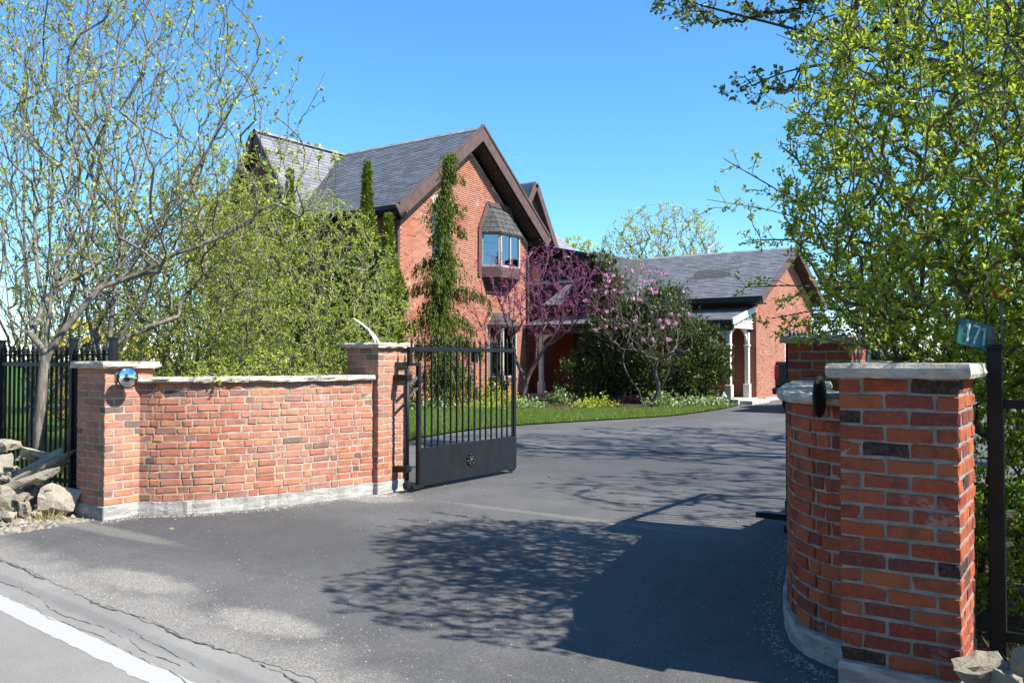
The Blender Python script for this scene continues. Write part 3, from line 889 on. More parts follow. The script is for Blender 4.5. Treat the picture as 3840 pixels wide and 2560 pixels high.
# ------------------------------------------------------------------ rubble
def stone_mesh(sx, sy, sz, seed, n=14):
    r = np.random.default_rng(seed)
    p = r.uniform(-1, 1, (n, 3))
    p /= (np.abs(p) ** 7).sum(1)[:, None] ** (1 / 7)
    p *= r.uniform(.8, 1.0, (n, 1))
    bm = bmesh.new()
    vs = [bm.verts.new((a * sx / 2, b * sy / 2, c * sz / 2)) for a, b, c in p]
    res = bmesh.ops.convex_hull(bm, input=vs)
    bmesh.ops.delete(bm, geom=[e for e in res['geom_interior'] if isinstance(e, bmesh.types.BMVert)], context='VERTS')
    bmesh.ops.subdivide_edges(bm, edges=[e for e in bm.edges if e.calc_length() > .07], cuts=1)
    bmesh.ops.triangulate(bm, faces=bm.faces)
    bmesh.ops.subdivide_edges(bm, edges=[e for e in bm.edges if e.calc_length() > .05], cuts=1)
    bmesh.ops.triangulate(bm, faces=bm.faces)
    for v in bm.verts:
        v.co += Vector(r.normal(0, min(.16, sx, sy, sz) * .03, 3))
    me = bpy.data.meshes.new('stone')
    bmesh.ops.recalc_face_normals(bm, faces=bm.faces)
    bm.to_mesh(me); bm.free()
    me.materials.append(M['rubble'])
    return me

def stone(x, y, z, size, rot, seed, label, group):
    o = obj('rubble_stone', stone_mesh(*size, seed), None, None, (x, y, z), label, 'stone', group)
    o.rotation_euler = rot
    return o
G1 = 'limestone rubble heaped by the fence'
# the pieces one can pick out, front to back
big = [
    (-7.93, 3.96, .165, (.42, .09, .30), (R(-18), R(8), R(28)), 'broad flat tan slab leaning at the foot of the brick pillar'),
    (-8.18, 3.83, .335, (.66, .20, .085), (R(14), R(-17), R(33)), 'long thin slab slanting up to the right, topmost over the tan slab'),
    (-8.30, 3.98, .40, (.62, .16, .08), (R(10), R(-25), R(35)), 'narrow slanting slab, second of the leaning row'),
    (-8.42, 4.06, .45, (.60, .17, .09), (R(12), R(-30), R(35)), 'rough edged slanting slab, third of the leaning row'),
    (-8.22, 4.17, .50, (.34, .13, .085), (R(8), R(-31), R(35)), 'short square-ended slab at the top right of the heap'),
    (-8.28, 3.66, .165, (.30, .16, .34), (R(8), R(6), R(40)), 'upright grey pitted stone at the front of the heap'),
    (-8.90, 3.92, .36, (.15, .28, .32), (R(10), R(-12), R(20)), 'large grey upright block in the middle of the heap'),
    (-8.72, 4.18, .48, (.5, .34, .11), (R(-14), R(12), R(30)), 'big pale slab lying across the top of the heap'),
    (-9.35, 4.16, .55, (.30, .24, .15), (R(8), R(6), R(15)), 'peaked stone on the crest of the heap before the fence'),
    (-9.75, 4.1, .50, (.32, .24, .15), (R(0), R(12), R(50)), 'blocky tan stone at the far left crest of the heap'),
    (-8.06, 3.62, .05, (.22, .15, .10), (R(4), R(5), R(20)), 'small pinkish flat stone lying before the tan slab'),
    (-8.12, 3.76, .08, (.15, .13, .15), (R(9), R(4), R(50)), 'small squarish stone between the grey stone and the tan slab'),
]
for i, (x, y, z, sz, rot, lab) in enumerate(big):
    stone(x + .17, y + .02, z, sz, rot, 300 + i, lab, G1)
r = random.Random(5)
k = 0
for layer in range(4):
    for i in range((52, 46, 34, 20)[layer]):
        f = r.random()
        x = -10.4 + 2.55 * f
        y = 3.6 + .14 * layer + r.random() * (.62 - .12 * layer)
        top = .62 * max(0, min(1, (x + 11.2) / 1.2)) * max(.15, min(1, (-7.55 - x) / .8)) * max(.12, min(1, (y - 3.5) / .45))
        z = min(.05 + layer * .13, top)
        if z < layer * .10: continue
        s = r.uniform(.08, .19) if r.random() < .8 else r.uniform(.19, .27)
        stone(x, y, z, (s, s * r.uniform(.6, .95), s * r.uniform(.28, .6)), (r.uniform(-.4, .4), r.uniform(-.4, .4), r.random() * 6.28), 400 + k,
              'rough tan limestone chunk packed into the rubble heap by the fence', G1)
        k += 1
G2 = 'limestone rubble by the nearest pillar'
for i, (x, y, z, sz, rot, lab) in enumerate([
    (-.40, 3.72, .23, (.24, .15, .12), (R(10), R(-15), R(20)), 'pale stone leaning on the foot of the nearest pillar'),
    (-.30, 3.64, .17, (.15, .14, .24), (R(8), R(10), R(60)), 'small upright buff stone, middle of the near rubble'),
    (-.19, 3.68, .23, (.24, .19, .26), (R(-12), R(18), R(40)), 'large grey stone at the bottom right corner of the picture'),
    (-.22, 3.80, .21, (.2, .15, .09), (R(5), R(8), R(10)), 'flat stone wedged behind the near rubble'),
    (-.40, 3.52, .03, (.26, .18, .06), (R(2), R(3), R(25)), 'flat shaded stone lying lowest of the near rubble'),
    (-.13, 3.48, .05, (.2, .16, .12), (R(5), R(9), R(70)), 'pale stone in front of the large grey corner stone'),
    (0.05, 3.74, .11, (.3, .24, .24), (R(9), R(3), R(10)), 'blocky stone beyond the large grey corner stone')]):
    stone(x, y, z, sz, rot, 600 + i, lab, G2)
for i in range(9):
    stone(-.42 + .09 * i + r.uniform(-.03, .03), 3.68 + r.uniform(-.1, .14), .05 + .02 * (i % 2), (.2, .16, .13), (r.uniform(-.2, .2), r.uniform(-.2, .2), r.random() * 6), 640 + i,
          'shaded limestone chunk underneath the near rubble beside the nearest pillar', G2)

# ------------------------------------------------------------------ the house
H = thing('brick_house', (-17.5, 19.2, 0), 'orange brick house with steep grey gabled roofs, porch and garage wing', 'house')
CAM = np.array((0, 0, 1.42))

def strips(v0, v1, top, openings, cuts=()):
    """rectangles and trapezoids of a wall plane with openings, as lists of (v,z) corners"""
    edges = sorted(set([v0, v1] + [c for c in cuts if v0 < c < v1] + [e for o in openings for e in o[:2] if v0 < e < v1]))
    out = []
    for a, b in zip(edges[:-1], edges[1:]):
        z = 0.0
        for (o0, o1, z0, z1) in sorted(openings, key=lambda o: o[2]):
            if o0 <= a + 1e-6 and o1 >= b - 1e-6:
                out.append([(a, z), (b, z), (b, z0), (a, z0)])
                z = z1
        out.append([(a, z), (b, z), (b, top(b)), (a, top(a))])
    return out

def wall(name, axis, c, th, v0, v1, top, openings, mat, cuts=()):
    """a wall in the plane axis = c, its back th behind"""
    m = MB()
    for q in strips(v0, v1, top, openings, cuts):
        m.prism(q, axis, c - th, c)
    return m.build(name, mat, H)

def brick_field(parent, c, v0, v1, top, openings, near_pick, n_single, mat, seed, z_lo=0.0):
    """courses of single bricks standing proud of the plane x = c"""
    r = np.random.default_rng(seed)
    L, Hh, J = 0.2, 0.0577, 0.011
    items = []
    k = 0
    z = z_lo + 0.01
    while z < 9.6:
        v = v0 - (L + J) * (0.5 if k % 2 else 0.02)
        while v < v1:
            a, b = max(v, v0 + .004), min(v + L, v1 - .004)
            if b - a > .03:
                zc = z + Hh / 2
                lim = min(top(a), top(b))
                ok = zc + Hh / 2 < lim - .02 or (zc < max(top(a), top(b)) - .12)
                for (o0, o1, z0, z1) in openings:
                    if z0 - .03 < zc < z1 + .03 and b > o0 and a < o1:
                        if a < o0 - .03: b = o0
                        elif b > o1 + .03: a = o1
                        else: ok = False
                if ok:
                    items.append(((a + b) / 2, zc, b - a))
            v += L + J
        z += 0.0677
        k += 1
    I = np.array(items)
    d = np.hypot(np.hypot(c - CAM[0], I[:, 0] - CAM[1]), I[:, 1] - CAM[2])
    vis = np.array([near_pick(a, b) for a, b, _ in items])
    full = I[:, 2] > .19
    order = np.argsort(np.where(vis & full, d, 1e9))
    single = order[:n_single]
    mask = np.ones(len(I), bool); mask[single] = False
    def boxes(I):
        n = len(I)
        px = .007 + r.normal(0, .0015, n)
        a, b = I[:, 0] - I[:, 2] / 2, I[:, 0] + I[:, 2] / 2
        lo, hi = I[:, 1] - Hh / 2 + r.normal(0, .0015, n), I[:, 1] + Hh / 2
        z0 = np.full(n, c - .02)
        f = c + px
        V = np.stack([np.stack(t_, 1) for t_ in ((z0, a, lo), (z0, b, lo), (z0, b, hi), (z0, a, hi), (f, a, lo), (f, b, lo), (f, b, hi), (f, a, hi))], 1)
        F = np.array([(4, 5, 6, 7), (0, 1, 5, 4), (1, 2, 6, 5), (2, 3, 7, 6), (3, 0, 4, 7)])
        return V, F
    V, F = boxes(I[mask])
    n = len(V)
    obj('brick_courses', mesh_np('brick_courses', V.reshape(-1, 3), (F[None] + 8 * np.arange(n)[:, None, None]).reshape(-1, 4)), mat, parent, kind='stuff')
    one = MB().box(-.02, .007, -.1, .1, -Hh / 2, Hh / 2).mesh('brick')
    one.materials.append(mat)
    for i in single:
        o = bpy.data.objects.new('brick', one); COL.objects.link(o)
        o.location = (c, I[i, 0], I[i, 1]); o.parent = parent

# main block
GX, V0, V1 = -17.5, 19.2, 26.2
def main_top(v): return 8.50 - .78 * abs(v - 22.7)
tallwin = (20.72, 21.74, 4.62, 6.38)
gable = wall('wall', 'x', GX, .3, V0, V1, main_top, [tallwin], M['house_mortar'], (22.7,))
gable['label'] = 'sunlit orange brick gable wall'
MB().box(-17.8, -17.502, 19.185, 19.199, 0, 5.8).build('return', M['far_brick'], gable)
bay_hide = (23.45, 25.15, 4.3, 6.5)
brick_field(gable, GX, V0, V1, main_top, [tallwin, bay_hide, (23.8, 25.0, .7, 2.9)], lambda v, z: v < 20.7 and 3.0 < z < 6.6, 300, M['house_brick'], 5)
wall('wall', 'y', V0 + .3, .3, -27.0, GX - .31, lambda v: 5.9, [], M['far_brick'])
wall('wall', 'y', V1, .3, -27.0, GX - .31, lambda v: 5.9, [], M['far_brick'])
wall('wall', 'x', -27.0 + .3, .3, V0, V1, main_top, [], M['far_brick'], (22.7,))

def window(axis, c, s, a0, a1, z0, z1, curtain=True, mull=1, depth=.12):
    """window in the plane axis = c looking along s"""
    def P(m, u0, u1, d0, d1, y0, y1, ):
        lo, hi = sorted((c + s * d0, c + s * d1))
        if axis == 'x': m.box(lo, hi, u0, u1, y0, y1)
        else: m.box(u0, u1, lo, hi, y0, y1)
        return m
    f = MB(); w = .06
    P(f, a0, a1, -depth, -depth + .07, z0, z0 + w); P(f, a0, a1, -depth, -depth + .07, z1 - w, z1)
    P(f, a0, a0 + w, -depth, -depth + .07, z0 + w, z1 - w); P(f, a1 - w, a1, -depth, -depth + .07, z0 + w, z1 - w)
    for i in range(mull):
        x = a0 + (a1 - a0) * (i + 1) / (mull + 1)
        P(f, x - .025, x + .025, -depth, -depth + .06, z0 + w, z1 - w)
    win = f.build('window', M['grey_sash'], H)
    P(MB(), a0 + w, a1 - w, -depth + .02, -depth + .028, z0 + w, z1 - w).build('pane', M['glass'], win)
    P(MB(), a0 - .03, a1 + .03, -depth - .5, -depth - .48, z0 - .03, z1 + .03).build('interior', M['dark_room'], win)
    if curtain:
        m = MB()
        n = 14
        for u0, u1 in ((a0 + .05, a0 + (a1 - a0) * .36), (a1 - (a1 - a0) * .36, a1 - .05)):
            for k in range(n):
                x0, x1 = u0 + (u1 - u0) * k / n, u0 + (u1 - u0) * (k + 1) / n
                dd = .02 * (k % 2)
                P(m, x0, x1, -depth - .12 - dd, -depth - .10 - dd, z0 + .05, z1 - .05)
        m.build('curtain', M['curtain'], win)
    P(MB(), a0 - .06, a1 + .06, -depth, .05, z0 - .09, z0).build('sill', M['cream_paint'], win)
    return win
w1 = window('x', GX, 1, *tallwin)
# cream voussoirs over the tall window
for k in range(9):
    a = R(-34 + 68 * k / 8)
    cx, cz, rr = (tallwin[0] + tallwin[1]) / 2, tallwin[3] - .60, .74
    p = (GX + .012, cx + rr * math.sin(a), cz + rr * math.cos(a)); q = (GX + .012, cx + (rr + .24) * math.sin(a), cz + (rr + .24) * math.cos(a))
    MB().bar(p, q, .03, .105, up=(0, math.cos(a), -math.sin(a))).build('voussoir', M['cream_paint'], w1)

def oriel(v0, v1, f0, f1, xf, z0, z1, zr, sill, trim):
    plan = [(GX, v0), (xf, f0), (xf, f1), (GX, v1)]
    def body(o_, a, b, inset=0):
        return [(x + (o_ if x > GX else 0), y + (o_ * (1 if y > (v0 + v1) / 2 else -1))) for x, y in plan]
    win = MB().prism(body(.03, 0, 0), 'z', z0 - sill, z0).build('bay_window', M['brown_trim'], H)
    if sill > .2:
        MB().add([(GX, v0 - .0, z0 - sill), (xf, f0, z0 - sill), (xf, f1, z0 - sill), (GX, v1, z0 - sill), (GX, v0 + .25, z0 - sill - .45), (GX, v1 - .25, z0 - sill - .45)],
                 [(0, 1, 2, 3), (0, 4, 1), (1, 4, 5, 2), (2, 5, 3), (0, 3, 5, 4)]).build('bracket', M['dark_trim'], win)
    fr = MB()
    pl = [np.array(p) for p in plan]
    for a, b in zip(pl[:-1], pl[1:]):
        d = (b - a); Ln = np.linalg.norm(d); d /= Ln
        nm = np.array((d[1], -d[0]))
        if nm[0] < 0: nm = -nm
        for e in (a + d * .03, b - d * .03):
            fr.bar((*e, z0), (*e, z1), .07, .07, up=(d[0], d[1], 0))
        for zz in (z0 + .035, z1 - .035):
            fr.bar((*(a + d * .06), zz), (*(b - d * .06), zz), .06, .07)
        if Ln > .95:
            mid = (a + b) / 2
            fr.bar((*mid, z0 + .06), (*mid, z1 - .06), .06, .07, up=(d[0], d[1], 0))
        p0, p1 = a + d * .07, b - d * .07
        MB().bar((*p0, (z0 + z1) / 2), (*p1, (z0 + z1) / 2), .008, z1 - z0 - .14).build('pane', M['glass'], win)
    fr.build('frame', M['grey_sash'], win)
    MB().box(GX + .005, GX + .02, v0 + .05, v1 - .05, z0, z1).build('interior', M['dark_room'], win)
    # sloped cap of slates laid in rows
    top = [(GX, v0 + (v1 - v0) * .22), (GX + .06, v0 + (v1 - v0) * .26), (GX + .06, v1 - (v1 - v0) * .26), (GX, v1 - (v1 - v0) * .22)]
    bot = body(.1, 0, 0)
    rows = max(3, int((zr - z1) / .17))
    V, F = [], []
    for i in range(3):
        a0, a1, b0, b1 = np.array(bot[i]), np.array(bot[i + 1]), np.array(top[i]), np.array(top[i + 1])
        for k in range(rows):
            f0_, f1_ = k / rows, (k + 1) / rows
            wd = np.linalg.norm(a1 - a0) * (1 - f0_ * .5)
            n = max(1, int(wd / .24))
            for j in range(n):
                g0, g1 = j / n, (j + 1) / n
                def pt(f, g, lift): 
                    p = (a0 + (a1 - a0) * g) * (1 - f) + (b0 + (b1 - b0) * g) * f
                    return (p[0] + lift, p[1], z1 + (zr - z1) * f + lift)
                n0 = len(V)
                V += [pt(f0_, g0 + .01, .012), pt(f0_, g1 - .01, .012), pt(f1_, g1 - .01, .0), pt(f1_, g0 + .01, .0), pt(f0_, g0 + .01, -.02), pt(f0_, g1 - .01, -.02)]
                F += [(n0, n0 + 1, n0 + 2, n0 + 3), (n0 + 4, n0 + 5, n0 + 1, n0)]
    me = bpy.data.meshes.new('slates'); me.from_pydata(V, [], F)
    obj('slates', me, M['slate'], win, kind='stuff')
    MB().prism(bot, 'z', z1 - .05, z1).build('soffit', M['dark_trim'], win)
    if trim:
        t_ = MB()
        pts = [(v0 - .16, z0 - sill), (v0 - .16, z1 + .12), (v0 + .32, zr + .12), (v1 - .32, zr + .12), (v1 + .12, z1 + .2)]
        for p, q in zip(pts[:-1], pts[1:]):
            t_.bar((GX + .035, *p), (GX + .035, *q), .06, .17, up=(1, 0, 0)) if False else t_.bar((GX + .035, *p), (GX + .035, *q), .17, .06, up=(1, 0, 0))
        t_.build('surround', M['brown_trim'], win)
    return win
oriel(23.35, 25.25, 23.72, 24.88, -16.98, 4.62, 5.80, 6.72, .36, True)
oriel(23.75, 25.05, 23.98, 24.82, -17.08, .80, 2.62, 3.05, .16, False)

# ---- roofs
def tabs(O, u, s, Lu, Ls, pred, seed, exp=.145, wid=.32):
    """rows of shingle tabs on a slope: origin at the eave, u along it, s up the slope"""
    O, u, s = (np.array(x, float) for x in (O, u, s))
    u /= np.linalg.norm(u); s /= np.linalg.norm(s)
    n = np.cross(u, s); n = n if n[2] > 0 else -n
    r = np.random.default_rng(seed)
    out = []
    k = 0
    while k * exp < Ls - .05:
        x = -wid * r.random()
        while x < Lu:
            w = wid * r.uniform(.7, 1.25)
            a, b = max(x, 0), min(x + w, Lu)
            if b - a > .05:
                c = O + u * (a + b) / 2 + s * (k * exp + exp / 2)
                if pred(c):
                    out.append((a, b, k * exp, r.uniform(.006, .013)))
            x += w
        k += 1
    return dict(O=O, u=u, s=s, n=n, exp=exp, T=np.array(out))

def tab_mesh(D, sel=None):
    T = D['T'] if sel is None else D['T'][sel]
    O, u, s, n, e = D['O'], D['u'], D['s'], D['n'], D['exp']
    a, b, y, h = (T[:, i][:, None] for i in range(4))
    g = .004
    lo, hi = y, y + e + .03
    def P(x, yy, z): return O + u * x + s * yy + n * z
    V = np.stack([P(a + g, lo, h + .006), P(b - g, lo, h + .006), P(b - g, hi, .003 + 0 * h), P(a + g, hi, .003 + 0 * h), P(a + g, lo, 0 * h), P(b - g, lo, 0 * h)], 1)
    F = np.array([(0, 1, 2, 3), (4, 5, 1, 0)])
    return V.reshape(-1, 3), (F[None] + 6 * np.arange(len(T))[:, None, None]).reshape(-1, 4)

def slope(parent_roof, D, seed, mat, singles=0, pick=None):
    n = len(D['T'])
    mask = np.ones(n, bool)
    if singles:
        T = D['T']
        C = D['O'] + D['u'] * ((T[:, 0] + T[:, 1]) / 2)[:, None] + D['s'] * (T[:, 2] + .07)[:, None]
        d = np.linalg.norm(C - CAM, axis=1)
        vis = np.array([pick(c) for c in C])
        order = np.argsort(np.where(vis, d, 1e9))[:singles]
        mask[order] = False
        for i in order:
            V, F = tab_mesh(D, np.array([i]))
            c = V.mean(0)
            o = obj('shingle', mesh_np('shingle', V - c, F), mat, parent_roof)
            o.location = c
    V, F = tab_mesh(D, mask)
    obj('shingle_courses', mesh_np('shingle_courses', V, F), mat, parent_roof, kind='stuff')

def slab_roof(name, pts, th=.14, mat=None):
    """a thick roof plane from four corners"""
    P = [np.array(p, float) for p in pts]
    m = MB().add([tuple(p) for p in P] + [tuple(p - np.array((0, 0, th))) for p in P], [(0, 1, 2, 3), (7, 6, 5, 4), (0, 4, 5, 1), (1, 5, 6, 2), (2, 6, 7, 3), (3, 7, 4, 0)])
    return m.build(name, mat or M['roof_deck'], H)

RXE, RXW = -17.0, -27.5
def zm(v): return 9.2 - .78 * abs(v - 22.7)
def zx(u): return 9.2 - 1.55 * abs(u + 23.5)
roof = slab_roof('roof', [(RXW, 18.6, 6.0), (RXE, 18.6, 6.0), (RXE, 22.7, 9.2), (RXW, 22.7, 9.2)])
D = tabs((RXW, 18.57, zm(18.57)), (1, 0, 0), (0, 1, .78), -RXW + RXE, 5.2, lambda c: zx(c[0]) < zm(c[1]) + .05 or c[1] > 22.7, 1)
slope(roof, D, 1, M['shingle'], 300, lambda c: -22.0 < c[0] and c[1] > 18.7)
back = slab_roof('roof', [(RXW, 26.8, 6.0), (RXW, 22.7, 9.2), (RXE, 22.7, 9.2), (RXE, 26.8, 6.0)])
# ridge caps
def ridge(p, q, w=.16):
    p, q = np.array(p, float), np.array(q, float)
    n = int(np.linalg.norm(q - p) / .24)
    d = (q - p) / n
    s = np.cross(d, (0, 0, 1)); s /= np.linalg.norm(s)
    m = MB()
    for i in range(n):
        a, b = p + d * i, p + d * (i + 1.15)
        up = np.array((0, 0, .018))
        m.add([a + s * w - (0, 0, w * .75), a + up, a - s * w - (0, 0, w * .75), b + s * w - (0, 0, w * .75), b + up * .4, b - s * w - (0, 0, w * .75)], [(0, 1, 4, 3), (1, 2, 5, 4)])
    me = bpy.data.meshes.new('ridge_shingles'); me.from_pydata([tuple(v) for v in m.v], [], m.f)
    obj('ridge_shingles', me, M['shingle'], roof, kind='stuff')
ridge((RXW, 22.7, 9.235), (RXE, 22.7, 9.235))
# steep front gable
CV = 18.5
halfw = (9.2 - 6.0) / 1.55
cross = slab_roof('roof', [(-23.5 + halfw, CV, 6.0), (-23.5, CV, 9.2), (-23.5, 22.6, 9.2), (-23.5 + halfw, 18.7, 6.0)])
slab_roof('roof', [(-23.5, CV, 9.2), (-23.5 - halfw, CV, 6.0), (-23.5 - halfw, 18.7, 6.0), (-23.5, 22.6, 9.2)])
D = tabs((-23.5 + halfw, CV, 6.0), (0, 1, 0), (-1, 0, 1.55), 4.2, 3.75, lambda c: zx(c[0]) > zm(c[1]) + .02, 2)
slope(cross, D, 2, M['shingle'])
ridge((-23.5, CV, 9.235), (-23.5, 22.6, 9.235))
wall('wall', 'y', 19.1, .25, -23.5 - 1.75, -23.5 + 1.75, lambda u: min(9.0, zx(u) - .2), [], M['far_brick'], (-23.5,))
# valley metal
MB().bar((-23.4, 22.55, 9.14), (-21.5, 18.75, 6.14), .26, .02, up=(.5, -.4, .8)).build('valley_flashing', M['flashing'], roof)
# bargeboards, soffits, gutters of the big gable
def barge(x, pts, parent, w=.06, h=.42):
    for p, q in zip(pts[:-1], pts[1:]):
        MB().bar((x, p[0], p[1] - h / 2), (x, q[0], q[1] - h / 2), w, h, up=(0, 0, 1)).build('bargeboard', M['brown_trim'], parent, bevel=.006)
barge(RXE + .03, [(18.55, 5.98), (22.86, 9.35)], roof)
barge(RXE + .027, [(22.54, 9.35), (26.85, 5.98)], back)
MB().bar((RXE + .075, 18.55, 6.03), (RXE + .075, 22.7, 9.27), .03, .07).build('drip_edge', M['brown_trim'], roof)
MB().bar((RXE + .075, 22.7, 9.27), (RXE + .075, 26.85, 6.03), .03, .07).build('drip_edge', M['brown_trim'], back)
for sgn in (-1, 1):
    for k in range(5):
        x0 = GX + .02 + k * .095
        a, b = (22.7 + sgn * .02, 9.2 - .52), (22.7 + sgn * 4.05, 6.04 - .52)
        MB().bar((x0 + .045, *a), (x0 + .045, *b), .09, .02).build('soffit_board', M['dark_trim'], roof if sgn < 0 else back)
MB().box(RXW, RXE + .02, 18.46, 18.58, 5.86, 5.99).box(RXW, RXE, 18.58, 19.2, 5.83, 5.86).build('gutter', M['gutter'], roof)
MB().box(RXW, RXE + .02, 26.82, 26.94, 5.86, 5.99).box(RXW, RXE, 26.2, 26.82, 5.83, 5.86).build('gutter', M['gutter'], back)
for y_, pts in ((19.12, [(RXE - .1, 18.55, 5.80), (RXE - .3, 18.75, 5.55), (GX + .05, 19.05, 5.35), (GX + .06, 19.12, .1)]), (26.1, [(RXE - .1, 26.9, 5.84), (GX + .1, 26.3, 5.4), (GX + .08, 26.1, 5.2), (GX + .08, 26.1, .1)])):
    MB().tube(pts, .045, 8).build('downspout', M['brown_trim'], H, smooth=False)
# front gable boards
for sgn in (-1, 1):
    MB().bar((-23.5, CV - .03, 9.05), (-23.5 + sgn * halfw, CV - .03, 5.85), .06, .3).build('bargeboard', M['brown_trim'], cross)
    MB().bar((-23.5 + sgn * .1, 18.8, 8.9), (-23.5 + sgn * halfw, 18.8, 5.8), .6, .02).build('soffit_board', M['dark_trim'], cross)

# ---- rear wing
def zr_(u): return 9.2 - .75 * abs(u + 24.0)
rear = slab_roof('roof', [(-20.2, 25.5, zr_(-20.2)), (-20.2, 35.0, zr_(-20.2)), (-24, 35.0, 9.2), (-24, 25.5, 9.2)])
slab_roof('roof', [(-27.8, 35.0, zr_(-27.8)), (-27.8, 25.5, zr_(-27.8)), (-24, 25.5, 9.2), (-24, 35.0, 9.2)])
D = tabs((-20.2, 26.5, zr_(-20.2)), (0, 1, 0), (-1, 0, .75), 8.5, 4.7, lambda c: True, 3)
slope(rear, D, 3, M['shingle'])
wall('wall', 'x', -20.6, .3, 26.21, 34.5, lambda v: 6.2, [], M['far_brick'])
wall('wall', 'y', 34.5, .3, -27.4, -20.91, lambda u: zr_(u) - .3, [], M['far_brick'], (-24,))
# steep side gable on it
rg = slab_roof('roof', [(-20.2, 30.9 - halfw, 6.0), (-23.9, 30.9 - halfw, 6.0), (-23.9, 30.9, 9.2), (-20.2, 30.9, 9.2)])
rg2 = slab_roof('roof', [(-23.9, 30.9 + halfw, 6.0), (-20.2, 30.9 + halfw, 6.0), (-20.2, 30.9, 9.2), (-23.9, 30.9, 9.2)])
D = tabs((-23.9, 30.9 - halfw, 6.0), (1, 0, 0), (0, 1, 1.55), 3.7, 3.7, lambda c: True, 4)
slope(rg, D, 4, M['shingle'])
wall('wall', 'x', -20.45, .2, 29.2, 32.6, lambda v: 9.0 - 1.55 * abs(v - 30.9), [], M['brown_trim'], (30.9,))
MB().prism([(30.9, 8.1), (30.75, 7.5), (31.05, 7.5)], 'x', -20.44, -20.42).build('louvre', M['dark_room'], rg)
barge(-20.17, [(30.9 - halfw, 6.0), (30.9, 9.22)], rg, .05, .28)
barge(-20.17, [(30.9, 9.22), (30.9 + halfw, 6.0)], rg2, .05, .28)
# upper storey block with windows between the wings
wall('wall', 'y', 29.6, .3, -20.29, -16.85, lambda u: 5.55, [(-19.5, -18.5, 4.6, 5.4), (-18.1, -17.1, 4.6, 5.4)], M['brown_trim'])
window('y', 29.3, -1, -19.5, -18.5, 4.6, 5.4, False)
window('y', 29.3, -1, -18.1, -17.1, 4.6, 5.4, False)
wall('wall', 'x', -16.85, .2, 29.61, 34.5, lambda v: 5.5, [], M['brown_trim'])
blk = slab_roof('roof', [(-16.6, 29.05, 5.62), (-16.6, 35.0, 5.62), (-20.25, 35.0, 6.42), (-20.25, 29.05, 6.42)], .12)
D = tabs((-16.6, 29.05, 5.62), (0, 1, 0), (-1, 0, .22), 5.95, 3.7, lambda c: True, 12)
slope(blk, D, 12, M['shingle'])

# ---- garage wing
def zg(v): return 5.5 - .5 * abs(v - 31.35)
gar = slab_roof('roof', [(-15.6, 27.35, zg(27.35)), (-9.1, 27.35, zg(27.35)), (-9.1, 31.35, 5.5), (-15.6, 31.35, 5.5)])
lnk = slab_roof('roof', [(-17.6, 27.35, zg(27.35)), (-15.6, 27.35, zg(27.35)), (-15.6, 29.29, zg(29.29)), (-17.6, 29.29, zg(29.29))])
slab_roof('roof', [(-9.1, 34.95, zg(34.95)), (-15.6, 34.95, zg(34.95)), (-15.6, 31.35, 5.5), (-9.1, 31.35, 5.5)])
D = tabs((-17.6, 27.33, zg(27.33)), (1, 0, 0), (0, 1, .5), 8.5, 4.5, lambda c: (c[1] < 29.2 or c[0] > -15.6) and not (-12.25 < c[0] < -10.95 and 29.0 < c[1] < 29.75), 6)
slope(gar, D, 6, M['shingle'])
D = tabs((-12.3, 28.98, zg(28.98)), (1, 0, 0), (0, 1, .5), 1.35, .82, lambda c: True, 7)
slope(gar, D, 7, M['patch_shingle'])
ridge((-15.6, 31.35, 5.53), (-9.1, 31.35, 5.53), .14)
# the roof vent stub
MB().tube([(-12.6, 31.5, 5.45), (-12.6, 31.5, 5.75)], .09, 10).tube([(-12.6, 31.5, 5.75), (-12.6, 31.5, 5.82)], .12, 10).build('roof_vent', M['white_plastic'], gar)
MB().box(-17.6, -9.1, 27.2, 27.36, zg(27.3) - .16, zg(27.3) - .02).box(-17.5, -9.15, 27.36, 28.0, 3.26, 3.30).build('gutter', M['gutter'], gar)
def gar_top(v): return zg(v) - .16
gdoor = (31.1, 33.9, 0.0, 2.42)
gwall = wall('wall', 'x', -9.5, .3, 28.0, 34.6, gar_top, [gdoor], M['house_mortar'], (31.35,))
MB().box(-9.8, -9.502, 27.985, 27.999, 0, 3.3).build('return', M['far_brick'], gwall)
brick_field(gwall, -9.5, 28.0, 34.6, gar_top, [gdoor], lambda v, z: False, 0, M['house_brick'], 9, .12)
MB().box(-9.5, -9.44, 28.7, 31.0, 0, .13).build('plinth', M['porch_floor'], gwall)
gd = MB().box(-9.68, -9.62, 31.1, 33.9, 0, 2.42).build('garage_door', M['cream_paint'], H)
for k in range(5):
    MB().box(-9.62, -9.605, 31.12, 33.88, .02 + k * .48, .02 + k * .48 + .45).build('panel', M['cream_paint'], gd)
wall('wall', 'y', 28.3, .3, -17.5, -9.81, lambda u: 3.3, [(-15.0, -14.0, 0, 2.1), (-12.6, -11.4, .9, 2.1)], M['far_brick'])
window('y', 28.0, -1, -12.6, -11.4, .9, 2.1, False)
dr = MB().box(-15.0, -14.0, 28.1, 28.15, 0.15, 2.1).build('door', M['dark_trim'], H)
MB().tube([(-14.12, 28.06, 1.1), (-14.12, 28.1, 1.1)], .03, 8).build('handle', M['worn_steel'], dr)
wall('wall', 'y', 34.6, .3, -15.5, -9.81, lambda u: 3.7, [], M['far_brick'])
barge(-9.07, [(27.3, zg(27.3) + .03), (31.35, 5.53)], gar, .05, .24)
barge(-9.07, [(31.35, 5.53), (35.0, zg(35.0) + .03)], gar, .05, .24)
for sgn in (-1, 1):
    MB().bar((-9.3, 31.35 + sgn * .02, 5.5 - .165), (-9.3, 31.35 + sgn * 3.6, 3.7 - .165), .36, .02).build('soffit_board', M['dark_trim'], gar)
